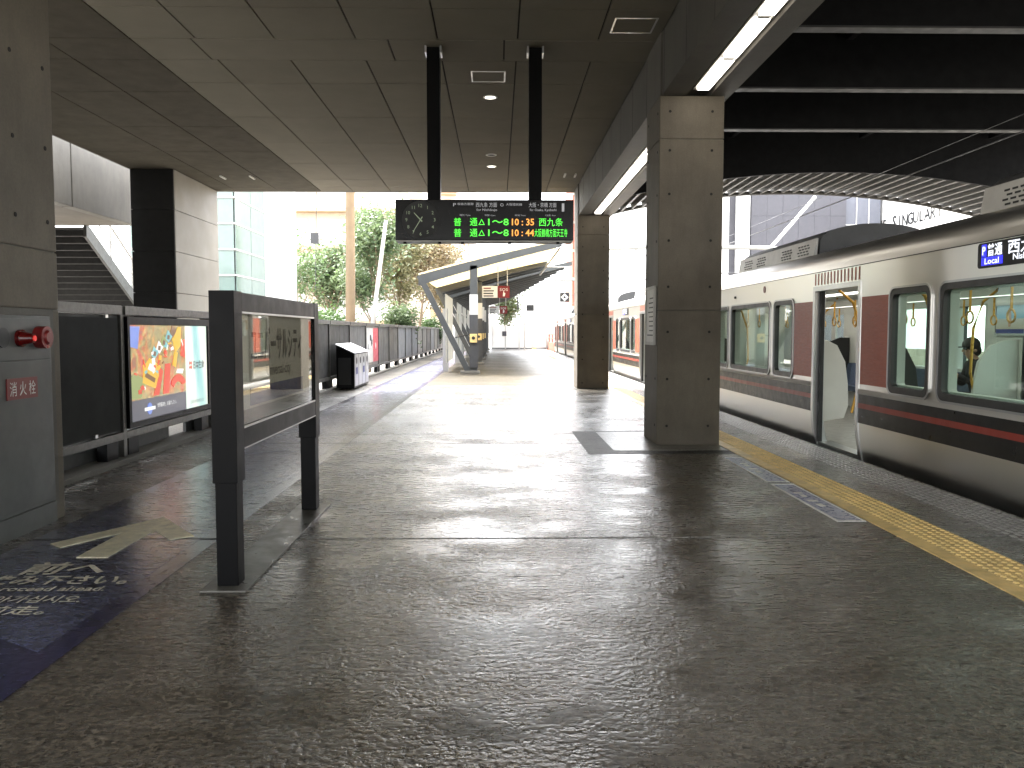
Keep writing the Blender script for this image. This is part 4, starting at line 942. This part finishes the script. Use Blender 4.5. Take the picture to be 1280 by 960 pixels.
# seated passenger on the far bench
def person():
    px, pyy = 6.64, 11.26
    jo = {'pel': (px, pyy, .55), 'ab': (px - .02, pyy, .72), 'ch': (px - .06, pyy, .92), 'ne': (px - .10, pyy, 1.07), 'h0': (px - .14, pyy, 1.14), 'h1': (px - .145, pyy, 1.24),
          'hl': (px - .03, pyy - .09, .54), 'kl': (px - .48, pyy - .12, .55), 'al': (px - .46, pyy - .12, .12), 'tl': (px - .64, pyy - .13, .05),
          'hr': (px - .03, pyy + .09, .54), 'kr': (px - .48, pyy + .12, .55), 'ar': (px - .46, pyy + .12, .12), 'tr': (px - .64, pyy + .13, .05),
          'sl': (px - .06, pyy - .17, .99), 'el': (px - .14, pyy - .20, .72), 'wl': (px - .35, pyy - .08, .85), 'gl': (px - .41, pyy - .04, .89),
          'sr': (px - .06, pyy + .17, .99), 'er': (px - .14, pyy + .20, .72), 'wr': (px - .35, pyy + .06, .83), 'gr': (px - .41, pyy + .02, .87)}
    rad = dict(pel=.14, ab=.13, ch=.145, ne=.055, h0=.085, h1=.095, hl=.09, kl=.07, al=.05, tl=.045, hr=.09, kr=.07, ar=.05, tr=.045, sl=.075, el=.055, wl=.038, gl=.032, sr=.075, er=.055, wr=.038, gr=.032)
    ed = [('pel', 'ab'), ('ab', 'ch'), ('ch', 'ne'), ('ne', 'h0'), ('h0', 'h1'), ('pel', 'hl'), ('hl', 'kl'), ('kl', 'al'), ('al', 'tl'), ('pel', 'hr'), ('hr', 'kr'), ('kr', 'ar'), ('ar', 'tr'), ('ch', 'sl'), ('sl', 'el'), ('el', 'wl'), ('wl', 'gl'), ('ch', 'sr'), ('sr', 'er'), ('er', 'wr'), ('wr', 'gr')]
    ks = list(jo); me = bpy.data.meshes.new('body'); me.from_pydata([jo[k] for k in ks], [(ks.index(a), ks.index(c)) for a, c in ed], [])
    o = bpy.data.objects.new('body_tmp', me); COL.objects.link(o); sk = o.modifiers.new('s', 'SKIN'); o.modifiers.new('u', 'SUBSURF').levels = 2
    for i, k in enumerate(ks):
        me.skin_vertices[0].data[i].radius = (rad[k], rad[k]); me.skin_vertices[0].data[i].use_root = (k == 'pel')
    bpy.context.view_layer.update()
    m2 = bpy.data.meshes.new_from_object(o.evaluated_get(bpy.context.evaluated_depsgraph_get())); COL.objects.unlink(o); bpy.data.objects.remove(o)
    m2.materials.clear(); m2.materials.append(M['cloth']); m2.materials.append(M['skin'])
    for p in m2.polygons:
        p.use_smooth = True; c = p.center
        if c.z > 1.08 or c.x < px - .37 and c.z > .78: p.material_index = 1
    t = thing('person', 'seated passenger in black jacket and cap looking down at a phone', 'person', (px, pyy, .45)); obj('body', m2, None, t)
    b = bm_new(); bmesh.ops.create_uvsphere(b, u_segments=16, v_segments=10, radius=.118, matrix=Matrix.Translation((px - .14, pyy, 1.265)))
    for v in list(b.verts):
        if v.co.z < 1.245: v.co.z = 1.245
    prism(b, [(px - .22, pyy - .08), (px - .33, pyy - .05), (px - .34, pyy + .05), (px - .22, pyy + .08)], 2, 1.235, 1.25); obj('cap', b, 'hair', t, smooth=True)
    b = bm_new(); bmesh.ops.create_uvsphere(b, u_segments=12, v_segments=8, radius=.10, matrix=Matrix.Translation((px - .105, pyy, 1.20))); obj('hair', b, 'hair', t, smooth=True)
    b = bm_new(); tube(b, [(px - .235, pyy, 1.205), (px - .262, pyy, 1.18)], .014, 6, .018); obj('nose', b, 'skin', t, smooth=True)
    for s in (-1, 1):
        b = bm_new(); bmesh.ops.create_uvsphere(b, u_segments=8, v_segments=6, radius=.012, matrix=Matrix.Translation((px - .228, pyy + s * .035, 1.215))); obj('eye', b, 'hair', t)
        b = bm_new(); bmesh.ops.create_uvsphere(b, u_segments=8, v_segments=6, radius=.022, matrix=Matrix.Translation((px - .135, pyy + s * .095, 1.195))); obj('ear', b, 'skin', t)
    b = bm_new(); box(b, px - .242, px - .235, pyy - .025, pyy + .025, 1.143, 1.150); obj('mouth', b, 'red', t)
    for s, gy, gz in ((-1, -.04, .89), (1, .02, .87)):
        for k in range(4):
            b = bm_new(); y = pyy + gy - .03 + .02 * k; tube(b, [(px - .42, y, gz), (px - .46, y + s * .005, gz + .012), (px - .475, y + s * .012, gz + .035 - .004 * abs(k - 1.5))], .0085, 6, .007); obj('finger', b, 'skin', t, smooth=True)
        b = bm_new(); tube(b, [(px - .40, pyy + gy, gz + .02), (px - .43, pyy + gy - s * .02, gz + .05)], .010, 6, .008); obj('thumb', b, 'skin', t, smooth=True)
    b = bm_new(); beam(b, (px - .445, pyy - .01, .90), (px - .50, pyy - .01, 1.02), .075, .009); tag(obj('phone', b, 'board_black'), 'dark phone held by the seated passenger in the train', 'phone')
person()

# ================================================================== OVERHEAD LINE
for n_, (x, z, r) in enumerate(((5.65, 3.60, .008), (6.9, 4.3, .004))):
    b = bm_new(); tube(b, [(x, -10, z), (x, 75, z)], r, 6); tag(obj('overhead_wire', b, 'wire'), ('lowest overhead wire running above the train roof', 'thinner higher overhead wire beyond the lowest one')[n_], 'wire', 'overhead wires')
for n_, d in enumerate((27.5, 44)):
    gt = thing('wire_gantry', ('nearer pale steel gantry spanning the track beyond the roof', 'farther pale steel gantry spanning the track beyond the roof')[n_], 'gantry', (8, d, -1.3), 'overhead line gantries')
    b = bm_new(); tube(b, [(3.0, d, 4.15), (5.5, d, 4.28), (9, d, 4.22), (12.8, d, 3.95)], .07, 8); obj('cross_tube', b, 'pale_steel', gt, smooth=True)
    b = bm_new(); tube(b, [(12.9, d, -1.35), (12.9, d, 4.6)], .11, 10); obj('mast', b, 'pale_steel', gt, smooth=True)
    b = bm_new(); tube(b, [(4.5, d, 4.2), (5.1, d, 3.85), (6.2, d, 3.7)], .025, 6); obj('steady_arm', b, 'pale_steel', gt)
    b = bm_new(); tube(b, [(5.62, d, 4.25), (5.62, d, 4.05)], .05, 8); tube(b, [(5.0, d, 4.22), (5.0, d, 4.0)], .05, 8); obj('insulator', b, 'off_white', gt)
    b = bm_new(); tube(b, [(3.2, d + .1, 3.4), (9.0, d + .1, 3.4)], .02, 6); obj('span_wire', b, 'wire', gt)
b = bm_new(); tube(b, [(9.6, 36, 2.5), (14.5, 38, 7.6)], .07, 8); tag(obj('stay_pole', b, 'white'), 'white diagonal stay in front of the grey building above the train', 'stay')

# ================================================================== BACKGROUND LEFT
gb = thing('glass_building', 'pale building with stepped green glass wall beyond the cream pier', 'building', (-11, 34, -.5))
b = bm_new(); box(b, -14, -10.12, 32.2, 36.3, -.5, 14); obj('core', b, 'wall_white', gb)
for k in range(14):
    z = -.3 + k * .98
    b = bm_new(); box(b, -14, -10.06, 32.05, 32.08, z + .04, z + .94); p = obj('glass_pane', b, 'green_glass', gb)
    for y in (32.1, 34.1):
        b = bm_new(); box(b, -10.03, -10.0, y + .02, y + 1.97, z + .04, z + .94); obj('glass_pane', b, 'green_glass', gb)
    b = bm_new(); box(b, -10.06, -9.98, 32.0, 36.2, z - .03, z + .03); box(b, -14, -10.06, 32.0, 32.12, z - .03, z + .03); obj('transom', b, 'off_white', gb)
wb = thing('white_building', 'plain bright white wall between the glass wall and the trees', 'building', (-10, 40, -.5))
b = bm_new(); box(b, -14, -8.85, 36.4, 36.9, -.5, 14); obj('wall', b, 'wall_white', wb)
b = bm_new(); box(b, -14.05, -8.8, 36.35, 36.95, 14, 14.3); obj('parapet', b, 'wall_white', wb)
ap = thing('apartment_building', 'cream apartment block with tan floor bands behind the trees', 'building', (-12, 76, -1.4))
b = bm_new(); box(b, -24, -7.5, 70.5, 84, -1.4, 24); obj('wall', b, 'plaster', ap)
for k in range(8):
    z = 2.1 + k * 3.1
    b = bm_new(); box(b, -24.3, -7.2, 69.3, 70.5, z, z + .32); obj('balcony_slab', b, 'slab_edge', ap)
    b = bm_new(); box(b, -24.2, -7.3, 69.35, 69.45, z + .32, z + 1.3); obj('balcony_front', b, 'wall_white', ap)
    for x in (-22, -18.2, -14.4, -10.6):
        b = bm_new(); box(b, x, x + 2.2, 70.4, 70.55, z + .4, z + 2.5); w_ = obj('window', b, 'pale_steel', ap)
        b = bm_new(); ring(b, [(x - .06, z + .34), (x + 2.26, z + .34), (x + 2.26, z + 2.56), (x - .06, z + 2.56)], [(x + .05, z + .45), (x + 2.15, z + .45), (x + 2.15, z + 2.45), (x + .05, z + 2.45)], 1, 70.35, 70.5); obj('frame', b, 'white', w_)
b2_ = thing('tiered_building', 'pale building with stepped tan balconies behind the olive tree', 'building', (-6, 90, -1.4))
b = bm_new(); box(b, -10, -2.5, 90, 100, -1.4, 21); obj('wall', b, 'wall_white', b2_)
for k in range(7):
    z = 3 + k * 2.6
    b = bm_new(); box(b, -7.2 + .5 * (k % 3), -5.4 + .5 * (k % 3), 88.8, 90, z, z + .9); obj('balcony', b, 'slab_edge', b2_)
ch = thing('utility_pole', 'thick beige utility pole standing upright behind the fence', 'pole', (-5.6, 32, -.6))
b = bm_new(); tube(b, [(-5.68, 32, -.6), (-5.62, 32, 4), (-5.56, 32, 11)], .20, 14, .155); obj('shaft', b, 'pole_beige', ch, smooth=True)
b = bm_new(); box(b, -6.0, -5.2, 31.9, 32.1, 9.2, 9.3); obj('cross_arm', b, 'pale_steel', ch)
b = bm_new(); tube(b, [(-5.35, 33.5, -.6), (-4.45, 33.5, 5.9)], .10, 10, .07); tag(obj('slanting_pole', b, 'pale_steel', smooth=True), 'thin pale pole leaning right beside the beige utility pole', 'pole')
b = bm_new(); tube(b, [(-6.65, 31, 7), (-6.75, 31, 3.0)], .012, 5); box(b, -6.9, -6.6, 30.95, 31.05, 4.7, 5.1); tag(obj('hanging_cable', b, 'ac_dark'), 'thin cable with small box hanging left of the beige pole', 'cable')

def tree(x, y, z0, h, rx, mat, label, n=5000, leaf=.13, sparse=.0, trunk=.12, group='trees beyond the fence', seed=1):
    rnd = random.Random(seed); t = thing('tree', label, 'tree', (x, y, z0), group)
    b = bm_new(); tips = []
    def limb(p, d, l, r, lv):
        pts = [p]; q = p.copy(); dd = d.copy()
        for k in range(4):
            dd = (dd + Vector((rnd.uniform(-.18, .18), rnd.uniform(-.18, .18), rnd.uniform(-.02, .12)))).normalized(); q = q + dd * l / 4; pts.append(q.copy())
        tube(b, pts, r, 6, r * .45)
        if lv < 3:
            for k in range(4 if lv else 7):
                a = rnd.uniform(0, 6.28); s = pts[rnd.choice((2, 3, 4))]; e = rnd.uniform(.25, .9)
                limb(s, (Vector((math.cos(a) * e, math.sin(a) * e, .55)) + dd * .4).normalized(), l * rnd.uniform(.45, .65), r * .45, lv + 1)
        if lv >= 1: tips.extend(pts[2:])
    limb(Vector((x, y, z0)), Vector((0, 0, 1)), h * .62, trunk, 0)
    obj('trunk', b, 'bark', t, smooth=True)
    zt = z0 + h; cz = z0 + h * .62; vs_, fs = [], []
    clumps = [p for p in tips if abs(p.x - x) < rx * 1.1 and abs(p.y - y) < rx * 1.1]
    while len(clumps) < 70:
        a, e, rr = rnd.uniform(0, 6.28), rnd.uniform(-1, 1), rnd.uniform(.55, 1) ; ce = math.sqrt(1 - e * e)
        clumps.append(Vector((x + rx * rr * ce * math.cos(a), y + rx * rr * ce * math.sin(a), cz + h * .38 * rr * e)))
    rnd.shuffle(clumps); clumps = clumps[:int(len(clumps) * (1 - sparse))]
    for i in range(n):
        c = rnd.choice(clumps); s = rx * .17
        p = c + Vector((rnd.gauss(0, s), rnd.gauss(0, s), rnd.gauss(0, s * .7)))
        u = Vector((rnd.gauss(0, 1), rnd.gauss(0, 1), rnd.gauss(0, .6))).normalized(); w = u.cross(Vector((rnd.gauss(0, 1), rnd.gauss(0, 1), 1))).normalized(); l = leaf * rnd.uniform(.6, 1.3)
        k = len(vs_); vs_ += [p - u * l, p + w * l * .45, p + u * l, p - w * l * .45]; fs.append((k, k + 1, k + 2, k + 3))
    me = bpy.data.meshes.new('crown'); me.from_pydata(vs_, [], fs); me.materials.append(M[mat]); obj('crown', me, None, t)
tree(-9.6, 41, -.6, 6.2, 1.6, 'leaf_dark', 'thin sparse young tree left of the beige pole by the white wall', 1700, .10, .35, .07, seed=3)
tree(-8.6, 46, -.6, 6.0, 2.2, 'leaf_green', 'bushy bright green tree just left of the beige pole', 7500, .12, .0, seed=4)
tree(-6.2, 40, -.6, 7.2, 2.1, 'leaf_green', 'tall green tree directly behind the beige pole and leaning pole', 7500, .12, .05, seed=5)
tree(-5.6, 46, -.6, 7.0, 2.3, 'leaf_olive', 'olive tree right of the leaning pole', 6800, .12, .1, seed=6)
tree(-4.9, 54, -.6, 8.4, 2.7, 'leaf_brown', 'brownish thinning tree near the left tip of the canopy', 6800, .12, .1, seed=8)
tree(-4.6, 66, -.6, 8.4, 3.0, 'leaf_olive', 'pale olive tree behind the canopy roof at the fence end', 7000, .15, .1, seed=9)
tree(.9, 88, -1.4, 6.6, 2.2, 'leaf_green', 'green tree beyond the white gate at the platform end', 4200, .16, .05, seed=10)
for n_, (x, y, r) in enumerate(((-8.4, 38.5, 1.3), (-6.9, 37, 1.5), (-5.4, 43, 1.6), (-5.0, 60, 1.8))):
    tree(x, y, -.6, 2.7, r, 'leaf_dark' if n_ % 2 else 'leaf_green', ('low shrub behind the fence below the sparse young tree', 'low shrub behind the fence below the bushy green tree', 'low shrub behind the fence below the olive tree', 'low shrub behind the far end of the fence')[n_], 3800, .10, 0, .05, 'shrubs behind the fence', seed=20 + n_)

# ================================================================== BACKGROUND FAR END AND RIGHT
eg = thing('end_barrier', 'white panel gate and wall closing the far end of the platform', 'gate', (2.5, 70, 0))
for k in range(5):
    x = -.5 + k * 1.16
    b = bm_new(); box(b, x + .02, x + 1.14, 70, 70.08, .12, 1.95); obj('panel', b, 'wall_white', eg)
    b = bm_new(); box(b, x - .03, x + .03, 69.95, 70.1, 0, 2.05); obj('post', b, 'pale_steel', eg)
b = bm_new(); box(b, -.5, 5.3, 69.98, 70.06, .02, .12); obj('bottom_rail', b, 'fence_panel', eg)
b = bm_new(); box(b, .4, .75, 69.94, 69.99, 1.1, 1.5); obj('notice', b, 'clad_grey', eg)
mp_ = thing('signal_mast', 'thin pale mast with dark signal heads at the platform end', 'mast', (2.15, 66, 0))
b = bm_new(); tube(b, [(2.15, 66, 0), (2.15, 66, 4.4)], .05, 8); obj('shaft', b, 'pale_steel', mp_)
b = bm_new(); box(b, 1.55, 1.68, 65.9, 66.0, 3.2, 4.2); obj('signal_head', b, 'ac_dark', mp_); b = bm_new(); box(b, 2.3, 2.9, 65.9, 66, 3.1, 3.6); obj('signal_head', b, 'fence_panel', mp_)
b = bm_new(); box(b, 1.55, 2.9, 65.97, 66.03, 3.4, 3.46); obj('arm', b, 'pale_steel', mp_)
rw = thing('red_railing', 'red brown railing wall beside the track past the train end', 'railing', (4.6, 74, -1.2))
b = bm_new(); box(b, 4.25, 4.45, 62, 90, -1.3, .6); obj('wall', b, 'brick_red', rw)
for z in (.9, 1.2): 
    b = bm_new(); box(b, 4.3, 4.4, 62, 90, z, z + .08); obj('rail', b, 'brick_red', rw)
for k in range(8):
    b = bm_new(); box(b, 4.3, 4.4, 62 + k * 3.8, 62.1 + k * 3.8, .6, 1.28); obj('post', b, 'brick_red', rw)
rb = thing('red_building', 'tall reddish building edge left of the far column', 'building', (7, 84, -1.4))
b = bm_new(); box(b, 7.2, 10.5, 80, 88, -1.4, 20); obj('wall', b, 'brick_red', rb)
for k in range(7):
    b = bm_new(); box(b, 7.15, 10.6, 79.9, 80, 1 + k * 2.7, 1.25 + k * 2.7); obj('floor_band', b, 'plaster', rb)
gy = thing('grey_building', 'large grey clad building with white pilasters above the train roof', 'building', (22, 64, -1.4))
b = bm_new(); box(b, 15.8, 25.2, 60.2, 75, -1.4, 24); obj('core', b, 'clad_grey', gy)
for k in range(6):
    for j in range(10):
        x0 = 18.3 + k * 1.15; z = -1.2 + j * 2.2
        b = bm_new(); box(b, x0 + .006, x0 + 1.144, 60.05, 60.2, z + .006, z + 2.194); obj('wall_panel', b, 'clad_grey', gy)
for x0, x1 in ((15.7, 16.6), (17.2, 18.1)):
    b = bm_new(); box(b, x0, x1, 59.7, 60.2, -1.4, 24); obj('pilaster', b, 'wall_white', gy)
b = bm_new(); box(b, 25.2, 27.9, 60.5, 75, -1.4, 24); obj('side_wing', b, 'clad_blue', gy)
for z in (6, 9.2, 12.4):
    b = bm_new(); box(b, 25.2, 27.9, 60.44, 60.5, z, z + .06); obj('seam', b, 'white', gy)
for x in (26.1, 27): 
    b = bm_new(); box(b, x, x + .05, 60.43, 60.5, -1, 24); obj('seam', b, 'white', gy)
ht = thing('white_hotel', 'bright white building with raised lettering above the train roof', 'building', (30, 48, -1.4))
b = bm_new(); box(b, 28.1, 40, 33, 64, -1.4, 11.5); obj('wall', b, 'wall_white', ht)
b = bm_new(); box(b, 28.0, 40.1, 32.9, 64.1, 11.5, 11.8); obj('parapet', b, 'wall_white', ht)
for k_, (ch_, yy) in enumerate(zip('THE SINGULARI', [61.6 - .745 * k for k in range(13)])):
    if ch_ != ' ': text('letter', ch_, (28.04, yy, 9.15), 1.15 if ch_ != 'S' else 1.4, 'nx', 'ink', ht, bold=.012, label='grey raised letter')
